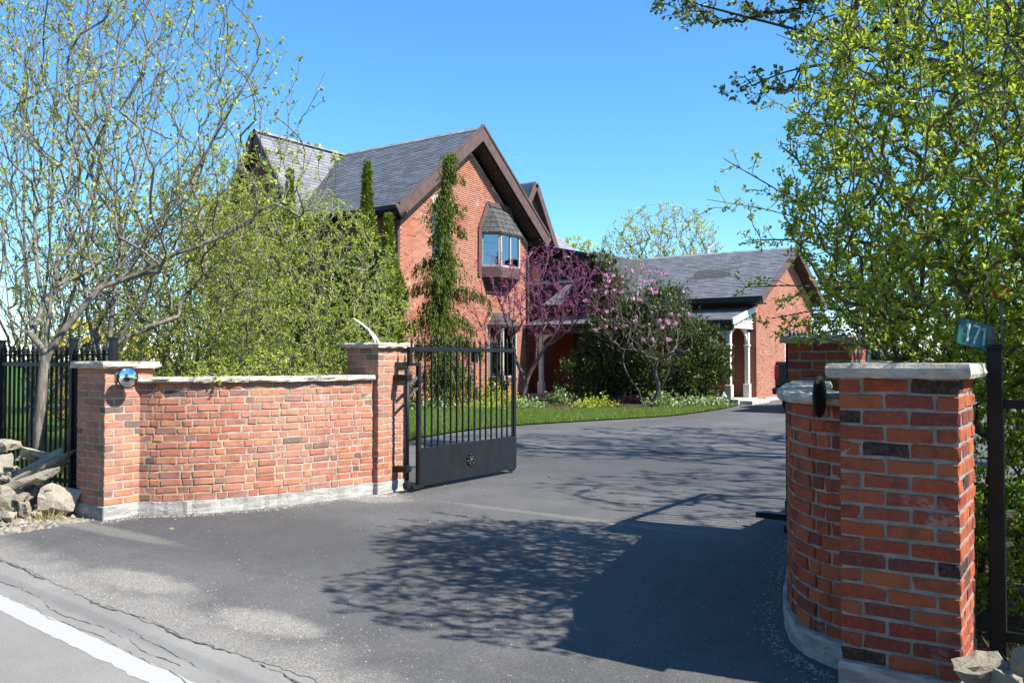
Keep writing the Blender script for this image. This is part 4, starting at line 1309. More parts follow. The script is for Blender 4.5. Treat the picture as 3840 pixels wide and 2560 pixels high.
# small front gable on the link
lg = slab_roof('roof', [(-15.1 + 1.25, 26.9, 3.45), (-15.1, 26.9, 5.35), (-15.1, 31.0, 5.35), (-15.1 + 1.25, 27.5, 3.45)], .12)
slab_roof('roof', [(-15.1, 26.9, 5.35), (-15.1 - 1.25, 26.9, 3.45), (-15.1 - 1.25, 27.5, 3.45), (-15.1, 31.0, 5.35)], .12)
for sgn in (-1, 1):
    MB().bar((-15.1, 26.87, 5.22), (-15.1 + sgn * 1.25, 26.87, 3.33), .05, .24).build('bargeboard', M['dark_trim'], lg)
wall('wall', 'y', 27.4, .1, -16.2, -14.0, lambda u: 5.1 - 1.5 * abs(u + 15.1), [], M['dark_trim'], (-15.1,))

# ---- porch
por = MB().box(-17.49, -9.45, 26.1, 28.0, 0, .16).build('porch', M['porch_floor'], H)
MB().box(-9.9, -9.05, 26.25, 27.95, 0.0, .12).build('step', M['porch_floor'], por)
prf = slab_roof('roof', [(-17.49, 25.9, 2.68), (-9.55, 25.9, 2.68), (-9.55, 27.99, 3.16), (-17.49, 27.99, 3.16)], .1)
D = tabs((-17.49, 25.87, 2.68), (1, 0, 0), (0, 1, .23), 7.94, 2.1, lambda c: True, 8)
slope(prf, D, 8, M['shingle'])
MB().box(-17.49, -9.6, 26.1, 26.22, 2.36, 2.56).build('beam', M['brown_trim'], por)
def column(x, y):
    c_ = MB().box(x - .075, x + .075, y - .075, y + .075, .16, 2.36).build('column', M['cream_paint'], por, bevel=.015)
    MB().box(x - .11, x + .11, y - .11, y + .11, .16, .62).build('plinth_block', M['cream_paint'], c_, bevel=.012)
    MB().box(x - .10, x + .10, y - .10, y + .10, 1.86, 1.92).build('capital', M['cream_paint'], c_, bevel=.012)
for x in (-16.9, -13.4, -9.78):
    column(x, 26.2)
column(-9.78, 27.9)
# arched brackets along the front and the fretted end
def arch_panel(axis, c, a0, a1, zs, zt, th=.05):
    mid, rr = (a0 + a1) / 2, (a1 - a0) / 2
    for sgn in (-1, 1):
        e = a0 if sgn < 0 else a1
        pts = [(e, zs)] + [(mid + sgn * rr * math.cos(b), zs + min(rr, zt - zs - .06) * math.sin(b)) for b in np.linspace(0.0, math.pi / 2, 10)] + [(mid, zt), (e, zt)]
        MB().prism(pts, axis, c - th / 2, c + th / 2).build('arch_bracket', M['cream_paint'], por)
arch_panel('x', -9.78, 26.27, 27.83, 1.92, 2.52)
for a, b in ((-16.83, -13.47), (-13.33, -9.85)):
    for e, sgn in ((a, 1), (b, -1)):
        pts = [(e, 1.92)] + [(e + sgn * .7 * (1 - math.cos(q)), 1.92 + .42 * math.sin(q)) for q in np.linspace(0, math.pi / 2, 8)] + [(e, 2.36)]
        MB().prism(pts, 'y', 26.17, 26.23).build('arch_bracket', M['cream_paint'], por)
MB().bar((-9.52, 25.85, 2.62), (-9.52, 28.0, 3.12), .05, .2).build('rake_board', M['cream_paint'], por)
MB().prism([(26.2, 2.5), (27.98, 2.5), (27.98, 3.02), (26.2, 2.62)], 'x', -9.66, -9.64).build('fret_panel', M['curtain'], por)
for row in range(3):
    for k in range(15):
        y = 26.35 + k * .11 + (row % 2) * .055
        z = 2.56 + row * .11
        if z < 2.55 + (y - 26.2) * .2:
            MB().bar((-9.61, y - .035, z), (-9.61, y + .035, z), .03, .05).build('fret', M['cream_paint'], por)
MB().box(-9.82, -9.6, 26.2, 27.98, 2.44, 2.5).build('fret_rail', M['cream_paint'], por)
o = obj('loose_brick', STRETCH[0].copy(), None, None, (-14.9, 26.4, .19), 'single orange brick lying on the dark porch floor', 'brick')
o.rotation_euler = (0, 0, .6)

# ------------------------------------------------------------------ parked pickup, only its tail shows past the gate pillar
T = thing('pickup_truck', (-6.2, 25.3, 0), 'dark pickup truck with red tail lamps parked before the garage', 'truck')
M['truck_paint'] = simple('black_car_paint', (0.012, 0.013, 0.016), 0.2, 0.1, 4, 0, 10, 0.6)
M['tyre'] = simple('tyre_rubber', (0.018, 0.018, 0.018), 0.85, 0.2, 30, 0.3, 80)
M['lamp_red'] = simple('red_lamp_lens', (0.5, 0.012, 0.012), 0.2, 0.15, 30, 0, 10, 0.6)
x0, x1, y0, y1 = -7.22, -5.25, 22.75, 28.3
prof = [(y0, .62), (y0 - .02, .75), (y0, 1.36), (y0 + 1.75, 1.38), (y0 + 1.85, 1.40), (y0 + 2.1, 1.86), (y0 + 2.5, 1.93), (y0 + 3.5, 1.9), (y0 + 4.15, 1.38), (y1 - .3, 1.25), (y1, 1.05), (y1 + .02, .6), (y1 - .5, .45), (y0 + .6, .45)]
MB().prism(prof, 'x', x0, x1).build('body', M['truck_paint'], T, bevel=.03)
MB().box(x0 + .12, x1 - .12, y0 - .045, y0 - .01, .78, 1.3).build('tailgate', M['truck_paint'], T, bevel=.02)
bm_ = MB().box(x0 - .02, x1 + .02, y0 - .2, y0 + .02, .5, .68).build('bumper', M['gutter'], T, bevel=.03)
MB().box(-6.4, -6.1, y0 - .22, y0 - .2, .54, .66).build('number_plate', M['cream_paint'], bm_)
for xx in (x0 + .0, x1 - .14):
    MB().box(xx - .008, xx + .148, y0 - .03, y0 + .14, .88, 1.26).build('tail_lamp', M['lamp_red'], T, bevel=.015)
for yy in (y0 + 1.0, y1 - 1.0):
    for xx, s in ((x0, -1), (x1, 1)):
        w_ = MB().tube([(xx - s * .24, yy, .38), (xx + s * .015, yy, .38)], .38, 24).build('wheel', M['tyre'], T, smooth=False)
        MB().tube([(xx + s * .015, yy, .38), (xx + s * .03, yy, .38)], [.22, .19], 16).build('rim', M['worn_steel'], w_)
for xx, s in ((x0, -1), (x1, 1)):
    lo, hi = sorted((xx + s * .004, xx - s * .004))
    MB().prism([(y0 + 2.1, 1.42), (y0 + 2.28, 1.78), (y0 + 3.35, 1.78), (y0 + 3.85, 1.42)], 'x', lo - .004, hi + .004).build('side_window', M['glass'], T)
    MB().tube([(xx, y0 + 3.75, 1.42), (xx + s * .12, y0 + 3.72, 1.46)], .025, 6).box(min(xx + s * .1, xx + s * .3), max(xx + s * .1, xx + s * .3), y0 + 3.68, y0 + 3.75, 1.38, 1.56).build('wing_mirror', M['gutter'], T)
MB().prism([(x0 + .25, 1.45), (x0 + .32, 1.8), (x1 - .32, 1.8), (x1 - .25, 1.45)], 'y', y0 + 1.93, y0 + 1.94).build('rear_window', M['glass'], T)

# small garden lamp by the step
L_ = thing('garden_lamp', (-9.3, 25.0, 0), 'small pale blue-grey garden lamp at the edge of the bed by the porch step', 'lamp')
M['lamp_metal'] = simple('pale_teal_metal', (0.30, 0.42, 0.43), 0.5, 0.15, 20, 0)
MB().tube([(-9.35, 24.6, 0), (-9.35, 24.6, .3)], .02, 8).build('stem', M['lamp_metal'], L_)
MB().tube([(-9.35, 24.6, .28), (-9.35, 24.6, .3), (-9.35, 24.6, .46)], [.04, .11, .01], 10).build('lamp_shade', M['lamp_metal'], L_)

# ------------------------------------------------------------------ plants
def unit(v):
    return v / (np.linalg.norm(v, axis=-1, keepdims=True) + 1e-9)

def grow(r, seeds, targets, seg=.14, bend=.45, jit=.025, up=0.0, droop=0.0, back=1.0, asc=0.0):
    """a branching skeleton: seeds are stems, every target is reached from the nearest suitable wood.
    Returns points, parent index and the list of twig node indices for every target."""
    cap = 4096
    P = np.zeros((cap, 3)); Dr = np.zeros((cap, 3)); par = np.full(cap, -1)
    n = 0
    def push(p, d, q):
        nonlocal n, cap, P, Dr, par
        if n >= cap:
            P = np.concatenate([P, np.zeros_like(P)]); Dr = np.concatenate([Dr, np.zeros_like(Dr)]); par = np.concatenate([par, np.full(cap, -1)])
            cap *= 2
        P[n] = p; Dr[n] = d; par[n] = q
        n += 1
        return n - 1
    for path, attach in seeds:
        path = np.asarray(path, float)
        path = spline(path, 4) if len(path) > 2 else path
        q = -1
        if attach and n:
            q = int(np.argmin(((P[:n] - path[0]) ** 2).sum(1)))
            path = path[1:]
        for i in range(len(path)):
            d = unit(path[min(i + 1, len(path) - 1)] - path[max(i - 1, 0)])
            q = push(path[i], d, q)
    root = P[0].copy()
    targets = targets[np.argsort(np.linalg.norm(targets - root, axis=1))]
    twigs = []
    for t_ in targets:
        v = t_ - P[:n]
        L2 = np.sqrt((v * v).sum(1)) + 1e-6
        cosd = (v * Dr[:n]).sum(1) / L2
        score = L2 * (1.0 + back * (0.75 - cosd).clip(0, 2) + asc * (0.55 - v[:, 2] / L2).clip(0, 2))
        q = int(np.argmin(score))
        L = L2[q]
        if L < seg * .4:
            continue
        k = max(2, int(math.ceil(L / seg)))
        p0, d0 = P[q].copy(), Dr[q].copy()
        c = p0 + (d0 * .6 + unit(r.normal(0, 1, 3)) * .25) * L * bend + np.array((0, 0, up * L))
        prev = q
        ids = [q]
        pl = p0
        for j in range(1, k + 1):
            f = j / k
            p = (1 - f) ** 2 * p0 + 2 * f * (1 - f) * c + f * f * t_ + r.normal(0, jit, 3) * (1 if j < k else .3)
            p[2] -= droop * L * f * f
            prev = push(p, unit(p - pl), prev)
            pl = p
            ids.append(prev)
        twigs.append(ids)
    return P[:n].copy(), par[:n].copy(), twigs

def radii(P, par, r_tip, r_root, roots=None):
    n = len(P)
    cnt = np.zeros(n)
    haskid = np.zeros(n, bool)
    haskid[par[par >= 0]] = True
    cnt[~haskid] = 1
    for i in range(n - 1, -1, -1):
        if par[i] >= 0:
            cnt[par[i]] += cnt[i]
    e = math.log(r_root / r_tip) / math.log(max(2, cnt.max()))
    return r_tip * cnt ** e, cnt

def wood(P, par, rad, cnt, kmin=3, kmax=8, r_big=.03):
    """tubes along all chains"""
    n = len(P)
    main = np.full(n, -1)
    best = np.zeros(n)
    for i in range(n):
        q = par[i]
        if q >= 0 and cnt[i] > best[q]:
            best[q] = cnt[i]; main[q] = i
    Vs, Fs, off = [], [], 0
    for i in range(n):
        q = par[i]
        if q >= 0 and main[q] == i:
            continue
        chain = ([q] if q >= 0 else []) + [i]
        j = i
        while main[j] >= 0:
            j = main[j]; chain.append(j)
        if len(chain) < 2:
            continue
        p = P[chain]
        rr = rad[chain].copy()
        if q >= 0:
            rr[0] = min(rr[0], rr[1] * 1.15)
        k = kmin if rr.max() < .008 else (5 if rr.max() < r_big else kmax)
        d = np.zeros_like(p)
        d[1:-1] = p[2:] - p[:-2]; d[0] = p[1] - p[0]; d[-1] = p[-1] - p[-2]
        d = unit(d)
        ref = np.array((0.31, 0.57, 0.76))
        if abs(d[0] @ ref) > .9: ref = np.array((.9, -.3, .1))
        u = unit(np.cross(d, ref)); w = np.cross(d, u)
        a = np.arange(k) * 2 * math.pi / k
        ring = p[:, None] + (u[:, None] * np.cos(a)[None, :, None] + w[:, None] * np.sin(a)[None, :, None]) * rr[:, None, None]
        m = len(chain)
        idx = off + np.arange(m * k).reshape(m, k)
        A = idx[:-1]; B = idx[1:]
        F = np.stack([A, np.roll(A, -1, 1), np.roll(B, -1, 1), B], -1).reshape(-1, 4)
        Vs.append(ring.reshape(-1, 3)); Fs.append(F)
        off += m * k
    return np.concatenate(Vs), np.concatenate(Fs)

def leaves(r, pos, direc, size, width=.5, fold=.35, spread=.6):
    """kite-shaped folded leaves; pos (n,3) base points, direc (n,3) growth direction"""
    n = len(pos)
    d = unit(direc + r.normal(0, spread, (n, 3)))
    s = unit(np.cross(d, r.normal(0, 1, (n, 3))))
    nn = np.cross(d, s)
    L = (size[0] + (size[1] - size[0]) * r.random(n))[:, None]
    w = L * width * r.uniform(.75, 1.2, (n, 1))
    base = pos
    tip = pos + d * L - nn * L * .12
    m = pos + d * L * .48
    a = m + s * w * .5 + nn * w * fold
    b = m - s * w * .5 + nn * w * fold
    V = np.stack([base, a, tip, b], 1).reshape(-1, 3)
    o = 4 * np.arange(n)[:, None]
    F = np.concatenate([o + np.array((0, 1, 2)), o + np.array((0, 2, 3))], 0)
    return V, F

def leaf_points(r, P, twigs, step, per, start=.25, off=.006):
    """clusters spread along the twigs: base points and directions"""
    A, Bq = [], []
    for ids in twigs:
        p = P[ids]
        seg = np.linalg.norm(np.diff(p, axis=0), axis=1)
        S = np.concatenate([[0], np.cumsum(seg)])
        k = max(1, int(S[-1] * (1 - start) / step))
        s = S[-1] * (start + (1 - start) * (np.arange(k) + r.random(k) * .9) / k)
        s = np.append(s, S[-1])
        q = np.stack([np.interp(s, S, p[:, i]) for i in range(3)], 1)
        g = np.stack([np.interp(s + .02, S, p[:, i]) - np.interp(s - .02, S, p[:, i]) for i in range(3)], 1)
        A.append(q); Bq.append(unit(g))
    A, Bq = np.concatenate(A), np.concatenate(Bq)
    m = r.poisson(per, len(A))
    A, Bq = np.repeat(A, m, 0), np.repeat(Bq, m, 0)
    return A + r.normal(0, off, A.shape), Bq

def ell(r, n, c, rad, shell=.0, zmin=None):
    """points in an ellipsoid, pushed outwards by shell"""
    v = unit(r.normal(0, 1, (n, 3)))
    q = r.random((n, 1)) ** (1 / 3)
    q = shell + (1 - shell) * q
    p = np.array(c) + v * q * np.array(rad)
    if zmin is not None:
        p = p[p[:, 2] > zmin]
    return p

def plant(name, loc, label, cat, group, r, seeds, targets, bark_m, leaf_m, tip, root, step, per, size, width=.5, spread=.8, lift=0.25, start=.25,
          seg=.14, bend=.45, jit=.025, up=0., droop=0., crown='crown', fold=.35, off=.006, back=1.0, trunk='trunk', asc=0.0):
    t_ = thing(name, loc, label, cat, group)
    P, par, tw = grow(r, seeds, targets, seg, bend, jit, up, droop, back, asc)
    rad, cnt = radii(P, par, tip, root)
    V, F = wood(P, par, rad, cnt)
    obj(trunk, mesh_np(trunk, V, F, True), bark_m, t_)
    if leaf_m is not None:
        A, B_ = leaf_points(r, P, tw, step, per, start, off)
        V, F = leaves(r, A, B_ * .6 + np.array((0, 0, lift)), size, width, fold, spread)
        obj(crown, mesh_np(crown, V, F), leaf_m, t_, kind='stuff')
    return t_, P, tw

# --- bright hedge over the near curved wall
r = np.random.default_rng(21)
def stems(r, n, cx, cy, rx, ry, h, lean, z0=0):
    out = []
    for i in range(n):
        x, y = cx + r.uniform(-rx, rx), cy + r.uniform(-ry, ry)
        dx, dy = r.normal(0, lean, 2)
        hh = h * r.uniform(.6, 1)
        out.append(([(x, y, z0), (x + dx * .2, y + dy * .2, hh * .35), (x + dx * .6, y + dy * .6, hh * .7), (x + dx, y + dy, hh)], False))
    return out
tg = np.concatenate([ell(r, 4500, (.15, 5.9, 2.75), (1.95, 1.35, 1.8), .25, 1.2), ell(r, 1000, (-.75, 5.6, 2.5), (1.0, .8, 1.0), .2, 1.4), ell(r, 400, (.55, 5.05, .9), (1.1, .45, .95), .2, .12), ell(r, 1300, (-.4, 5.5, .85), (.5, .85, .95), .2, .1),
                     ell(r, 600, (.2, 5.3, 1.4), (.9, .8, .8), .2, .5), ell(r, 420, (-.45, 4.95, 1.85), (.6, .5, .5), .3, 1.4)])
tg = np.concatenate([tg, ell(r, 620, (-.25, 4.5, 2.85), (1.05, .75, 1.0), .1, 1.75), ell(r, 60, (-1.35, 5.9, 1.62), (.5, .5, .16), .1)])
# long shoots reaching out over the drive
sh = []
for a, b in (((-1.3, 6.3, 2.2), (-2.62, 6.55, 2.72)), ((-1.3, 6.2, 2.1), (-2.25, 6.45, 2.35)), ((-1.2, 6.1, 2.0), (-2.35, 6.2, 2.95)), ((-1.2, 6.1, 1.8), (-2.3, 6.4, 1.98)), ((-1.1, 6.0, 1.7), (-2.0, 6.2, 1.72)), ((-1.2, 6.0, 2.6), (-2.0, 6.2, 3.35)), ((-1.0, 5.8, 3.0), (-1.85, 5.9, 3.7))):
    sh.append(([a, tuple((np.array(a) + b) / 2 + (0, 0, .06)), b], True))
    a, b = np.array(a), np.array(b)
    for k in range(20):
        f = r.uniform(.2, 1.04)
        tg = np.concatenate([tg, [a + (b - a) * f + r.normal(0, .065, 3)]])
plant('leafy_hedge', (.2, 6.0, 0), 'tall bright green hedge towering over the nearest pillar and curved wall', 'hedge', None, r,
      stems(r, 16, .25, 5.9, .95, .7, 2.6, .55) + sh, tg, M['bark_mid'], M['leaf_right'], .0034, .035, .09, 6.6, (.019, .042), .55, .9, .35, .25, .13, .36, .012, back=1.8, off=.012)

# --- shrubs behind the sunlit wall
def shrub(seed, c, rad, n, label, h, base, nst=12, extra=None, leaf_m='leaf_shrub', per=4.6, step=.105, size=(.021, .043)):
    r = np.random.default_rng(seed)
    tg = ell(r, n, c, rad, .3, .35)
    if extra is not None:
        tg = np.concatenate([tg] + [ell(r, k, cc, rr, .2, .3) for k, cc, rr in extra])
    plant('leafy_shrub', (c[0], c[1], 0), label, 'shrub', 'shrubs behind the sunlit wall', r, stems(r, nst, c[0], c[1], *base, h, .6), tg,
          M['bark_tan'], M[leaf_m], .0036, .03, step, per, size, .55, .9, .3, .15, .14, .36, .015, back=1.7, off=.013)
shrub(31, (-8.7, 7.5, 1.95), (1.75, 1.3, 1.75), 3300, 'broad fresh green shrub behind the sunlit wall next to the gate pillar', 2.9, (.8, .5), 14,
      [(800, (-7.7, 6.7, 1.5), (.95, .65, .95)), (160, (-7.0, 5.9, 1.25), (.4, .5, .28)), (70, (-6.95, 5.0, 1.28), (.3, .25, .16)), (260, (-9.9, 7.4, 3.3), (.9, .7, .7))])
shrub(32, (-10.6, 7.3, 2.2), (1.6, 1.25, 2.0), 2500, 'twiggy green shrub behind the middle of the sunlit wall', 3.1, (.7, .5), 12,
      [(450, (-9.4, 6.3, 1.4), (1.1, .6, .8)), (480, (-10.2, 7.4, 3.75), (1.1, .7, .75))])
shrub(33, (-12.3, 6.9, 1.9), (1.6, 1.1, 1.9), 1500, 'thin open shrub with bare stems behind the low pillar with the mirror', 2.8, (.7, .5), 14, [(120, (-10.2, 5.8, 1.2), (.8, .5, .6))], 'leaf_shrub', 4.0, .15)

# --- budding maples by the fence
r = np.random.default_rng(41)
def maple(seed, base, limbs, tg, label, r0, n_leaf=1.0):
    r = np.random.default_rng(seed)
    seeds = [(l, i > 0) for i, l in enumerate(limbs)]
    plant('maple_tree', base, label, 'tree', 'budding maples by the fence', r, seeds, tg(r), M['bark_grey'], M['leaf_bud'], .0026, r0, .18, 1.45 * n_leaf, (.034, .066), .62, .9, .1, .35, .2, .14, .008, .06, back=2.2, off=.014, asc=2.2)
b = (-9.06, 4.42, 0)
limbs = [[b, (-9.0, 4.42, .7), (-8.98, 4.45, 1.35), (-9.05, 4.55, 2.1), (-9.1, 4.75, 3.4), (-9.25, 5.0, 5.2), (-9.35, 5.2, 7.2)],
         [(-8.98, 4.45, 1.4), (-8.85, 4.6, 1.75), (-8.55, 4.95, 2.35), (-8.1, 5.35, 3.1), (-7.65, 5.6, 3.9), (-7.3, 5.8, 4.6)],
         [(-9.02, 4.5, 1.8), (-9.5, 4.6, 2.6), (-10.0, 4.8, 4.2), (-10.3, 4.9, 6.4)],
         [(-8.6, 4.9, 2.3), (-8.35, 5.1, 3.3), (-8.2, 5.3, 4.6), (-8.1, 5.5, 6.2)],
         [(-9.05, 4.6, 2.3), (-8.85, 4.9, 3.4), (-8.75, 5.1, 4.8), (-8.65, 5.3, 6.8)],
         [(-8.5, 5.0, 2.4), (-8.05, 5.35, 2.85), (-7.5, 5.75, 3.35), (-7.0, 6.1, 3.9)],
         [(-8.98, 4.45, 1.55), (-9.6, 4.3, 2.0), (-10.2, 4.4, 2.9), (-10.7, 4.5, 4.4)]]
maple(42, b, limbs, lambda r: np.concatenate([ell(r, 1100, (-8.9, 5.1, 4.6), (2.0, 1.3, 2.5), .2, 1.9), ell(r, 110, (-7.3, 5.9, 4.0), (.9, .5, .9), .1), ell(r, 60, (-7.0, 6.1, 3.4), (.6, .4, .5), .1), ell(r, 420, (-10.2, 4.9, 4.2), (1.1, .9, 2.4), .1, 1.6)]),
      'slender pale-barked maple with opening leaves rising in front of the fence', .052)
b = (-9.55, 5.35, 0)
limbs = [[b, (-9.5, 5.4, 1.0), (-9.45, 5.45, 2.0), (-9.4, 5.6, 3.2), (-9.3, 5.9, 5.0), (-9.25, 6.1, 7.0)],
         [(-9.5, 5.4, 1.2), (-9.9, 5.4, 2.0), (-10.5, 5.6, 3.4), (-10.9, 5.8, 5.4), (-11.2, 6, 7)],
         [(-9.45, 5.5, 2.2), (-9.0, 5.9, 3.3), (-8.6, 6.3, 4.8), (-8.4, 6.6, 6.2)],
         [(-9.5, 5.4, 1.4), (-9.2, 5.6, 2.0), (-8.8, 5.9, 2.9), (-8.6, 6.2, 3.8)]]
maple(43, b, limbs, lambda r: np.concatenate([ell(r, 900, (-9.7, 6.0, 4.4), (1.9, 1.2, 2.6), .2, 1.9)]), 'multi-stemmed maple with opening leaves growing just behind the fence', .055)
b = (-12.4, 6.0, 0)
limbs = [[b, (-12.3, 6.0, 1.4), (-12.2, 6.1, 3.0), (-12.3, 6.2, 5.0), (-12.4, 6.4, 7.6)], [(-12.3, 6.0, 1.2), (-12.9, 6.1, 2.8), (-13.4, 6.3, 5.2), (-13.6, 6.4, 7)],
         [(-12.3, 6.0, 1.0), (-11.7, 6.2, 2.4), (-11.4, 6.4, 4.4), (-11.2, 6.6, 6.6)], [(-12.3, 6.0, .8), (-13.6, 6.2, 2.2), (-14.3, 6.4, 4.4), (-14.8, 6.6, 6.6)]]
maple(44, b, limbs, lambda r: np.concatenate([ell(r, 1800, (-12.6, 6.4, 4.4), (2.4, 1.3, 3.4), .1, 1.2)]), 'dense twiggy maple at the far left behind the fence', .065, .5)

# --- bare thicket behind the fence
for sd, (x, y), lab in ((46, (-17.5, 12.5), 'bare grey thicket with few leaves behind the maples'), (47, (-22.5, 12.0), 'bare grey thicket at the far left beyond the lawn'), (48, (-21.0, 15.5), 'bare thicket in front of the far left end of the house')):
    r = np.random.default_rng(sd)
    plant('thicket', (x, y, 0), lab, 'shrub', 'bare thickets beyond the fence', r, stems(r, 14, x, y, 1.6, .8, 3.4, .7), ell(r, 1100, (x, y, 2.4), (2.8, 1.2, 2.6), .1, .3),
          M['bark_mid'], M['leaf_bud'], .0055, .04, .3, 2.0, (.05, .1), .6, .9, .2, .3, .25, .25, .02, .05, asc=1.5, back=1.8, off=.02)
# --- forsythia and yellow tree
r = np.random.default_rng(51)
plant('forsythia_bush', (-15.8, 9.0, 0), 'round yellow forsythia bush seen through the fence', 'bush', None, r, stems(r, 10, -15.8, 9.0, .5, .5, 1.6, .6),
      ell(r, 420, (-15.8, 9.0, 1.15), (1.6, 1.3, 1.1), .4, .2), M['bark_tan'], M['leaf_yellow'], .004, .03, .05, 5, (.04, .075), .7, 1.0, .2)
plant('yellow_tree', (-33.0, 25.0, 0), 'yellow-flowering tree beyond the left end of the house', 'tree', None, r, [([(-33, 25, 0), (-33, 25, 3), (-33, 25, 6)], False)],
      ell(r, 420, (-33, 25, 6.6), (2.8, 2.4, 3.0), .4, 3), M['bark_mid'], M['leaf_yellow'], .01, .16, .16, 6, (.1, .2), .7, 1.0, .2, seg=.4)

# --- arborvitae beside the house
def sprays(r, n, prof, axis, cx, cy, lean=.5):
    """flat upright sprays on a tapering column: prof(z01) radius factor"""
    z = r.random(n) ** .8
    a = r.random(n) * 2 * math.pi
    lump = 1 + .16 * np.sin(a * 3 + z * 9) + .12 * np.sin(a * 5 - z * 23)
    rr = prof(z) * lump * (0.55 + .45 * r.random(n) ** .5)
    p = np.stack([cx + rr * np.cos(a), cy + rr * np.sin(a), axis[0] + (axis[1] - axis[0]) * z], 1)
    d = np.stack([np.cos(a) * lean, np.sin(a) * lean, np.ones(n)], 1)
    return p, d
def arborvitae(seed, x, y, h, rad, label, n=7000):
    r = np.random.default_rng(seed)
    t_ = thing('arborvitae', (x, y, 0), label, 'tree', 'columnar evergreens beside the house')
    MB().tube([(x, y, 0), (x, y, h * .5), (x, y, h * .92)], [.09, .06, .015], 7).build('trunk', M['bark_mid'], t_)
    p, d = sprays(r, n, lambda z: rad * np.minimum(1, (1.02 - z) * 1.5) * (.8 + .2 * np.sin(z * 13)), (.15, h), x, y)
    V, F = leaves(r, p, d, (.09, .2), .42, .12, .35)
    obj('foliage', mesh_np('foliage', V, F), M['leaf_cedar'], t_, kind='stuff')
arborvitae(61, -17.55, 17.85, 7.1, .62, 'tallest pointed arborvitae standing against the grey roof')
arborvitae(62, -16.75, 17.9, 5.5, .62, 'shorter arborvitae beside the tallest one at the house corner')
arborvitae(63, -20.5, 17.5, 7.2, .55, 'slim arborvitae in front of the steep dark gable')
arborvitae(64, -18.5, 17.7, 4.6, .7, 'low broad arborvitae hidden behind the green shrub by the house', 5000)

# --- weeping cypress in front of the gable
r = np.random.default_rng(71)
t_ = thing('weeping_cypress', (-15.6, 18.9, 0), 'dark weeping cypress with hanging sprays before the brick gable', 'tree')
cx, cy = -15.62, 18.9
spine = spline([(cx, cy, 0), (cx + .05, cy, 1.5), (cx - .06, cy + .02, 3), (cx + .06, cy, 4.4), (cx - .02, cy + .05, 5.6), (cx + .12, cy + .1, 6.6), (cx + .22, cy + .18, 7.45)], 8)
m = MB(); m.tube([tuple(p) for p in spine], list(np.linspace(.11, .012, len(spine))), 7)
m.build('trunk', M['bark_mid'], t_, smooth=True)
pts, dirs = [], []
m = MB()
wcam = np.array((.82, -.57, 0)) * 0 + np.array((.821, .571, 0))          # sideways spread seen best along this line
side = np.array((.821, .571, 0)); deep = np.array((-.571, .821, 0))
arms = [(6.75, .5), (6.1, -.3), (5.9, .62), (5.3, .68), (5.1, -.42), (4.5, .4), (4.3, -.85), (4.0, .5), (3.5, -1.05), (3.3, 1.45), (3.1, -.6), (2.6, .95), (2.5, -1.15), (2.0, 1.2), (1.75, -1.25), (1.4, .9), (1.1, -1.0), (.9, 1.1)]
arms = [(z, unit(side * s + deep * r.normal(0, .25)), abs(s)) for z, s in arms]
for i in range(34):
    z = r.uniform(.6, 6.8)
    arms.append((z, unit(deep * r.choice((-1, 1)) + side * r.normal(0, .5)), (.28 + .85 * (1 - z / 7.4)) * r.uniform(.4, 1)))
for z, d, L in arms:
    f = z / 7.4
    p0 = np.array([np.interp(z, spine[:, 2], spine[:, k]) for k in range(3)])
    rise = r.uniform(.12, .3)
    path = np.array([p0 + d * L * q + np.array((0, 0, L * (rise * q * 2 - .75 * q ** 2.4))) for q in np.linspace(0, 1, 8)])
    m.tube([tuple(p) for p in path], list(np.linspace(.022, .004, 8)), 4)
    for q in np.linspace(.05, 1, max(6, int(L * 30))):
        b_ = np.array([np.interp(q, np.linspace(0, 1, 8), path[:, k]) for k in range(3)])
        hang = r.uniform(.2, .7) * (0.45 + .6 * (1 - f)) * (1 - .35 * q)
        kk = max(3, int(hang / .011))
        o_ = r.normal(0, .045, 3)
        zz = np.linspace(0, hang, kk)
        pts.append(b_ + o_ + np.stack([r.normal(0, .022, kk), r.normal(0, .022, kk), -zz], 1))
        dirs.append(np.tile((d[0] * .25, d[1] * .25, -1.0), (kk, 1)))
k = 22000
sp_i = r.random(k)
zz = .2 + 7.2 * sp_i
pc = np.stack([np.interp(zz, spine[:, 2], spine[:, j]) for j in range(3)], 1)
rad_ = ((.8 * (1 - sp_i) ** .75 + .14) * (.8 + .35 * np.sin(sp_i * 27)))[:, None] * np.abs(r.normal(0, .6, (k, 1)))
aa = r.random(k) * 6.28
pc += np.stack([np.cos(aa), np.sin(aa), 0 * aa], 1) * rad_
pts.append(pc); dirs.append(np.stack([np.cos(aa) * .3, np.sin(aa) * .3, -np.ones(k)], 1))
m.build('branches', M['bark_mid'], t_, kind='stuff')
pts, dirs = np.concatenate(pts), np.concatenate(dirs)
V, F = leaves(r, pts, dirs, (.06, .15), .24, .1, .25)
obj('foliage', mesh_np('foliage', V, F), M['leaf_cypress'], t_, kind='stuff')

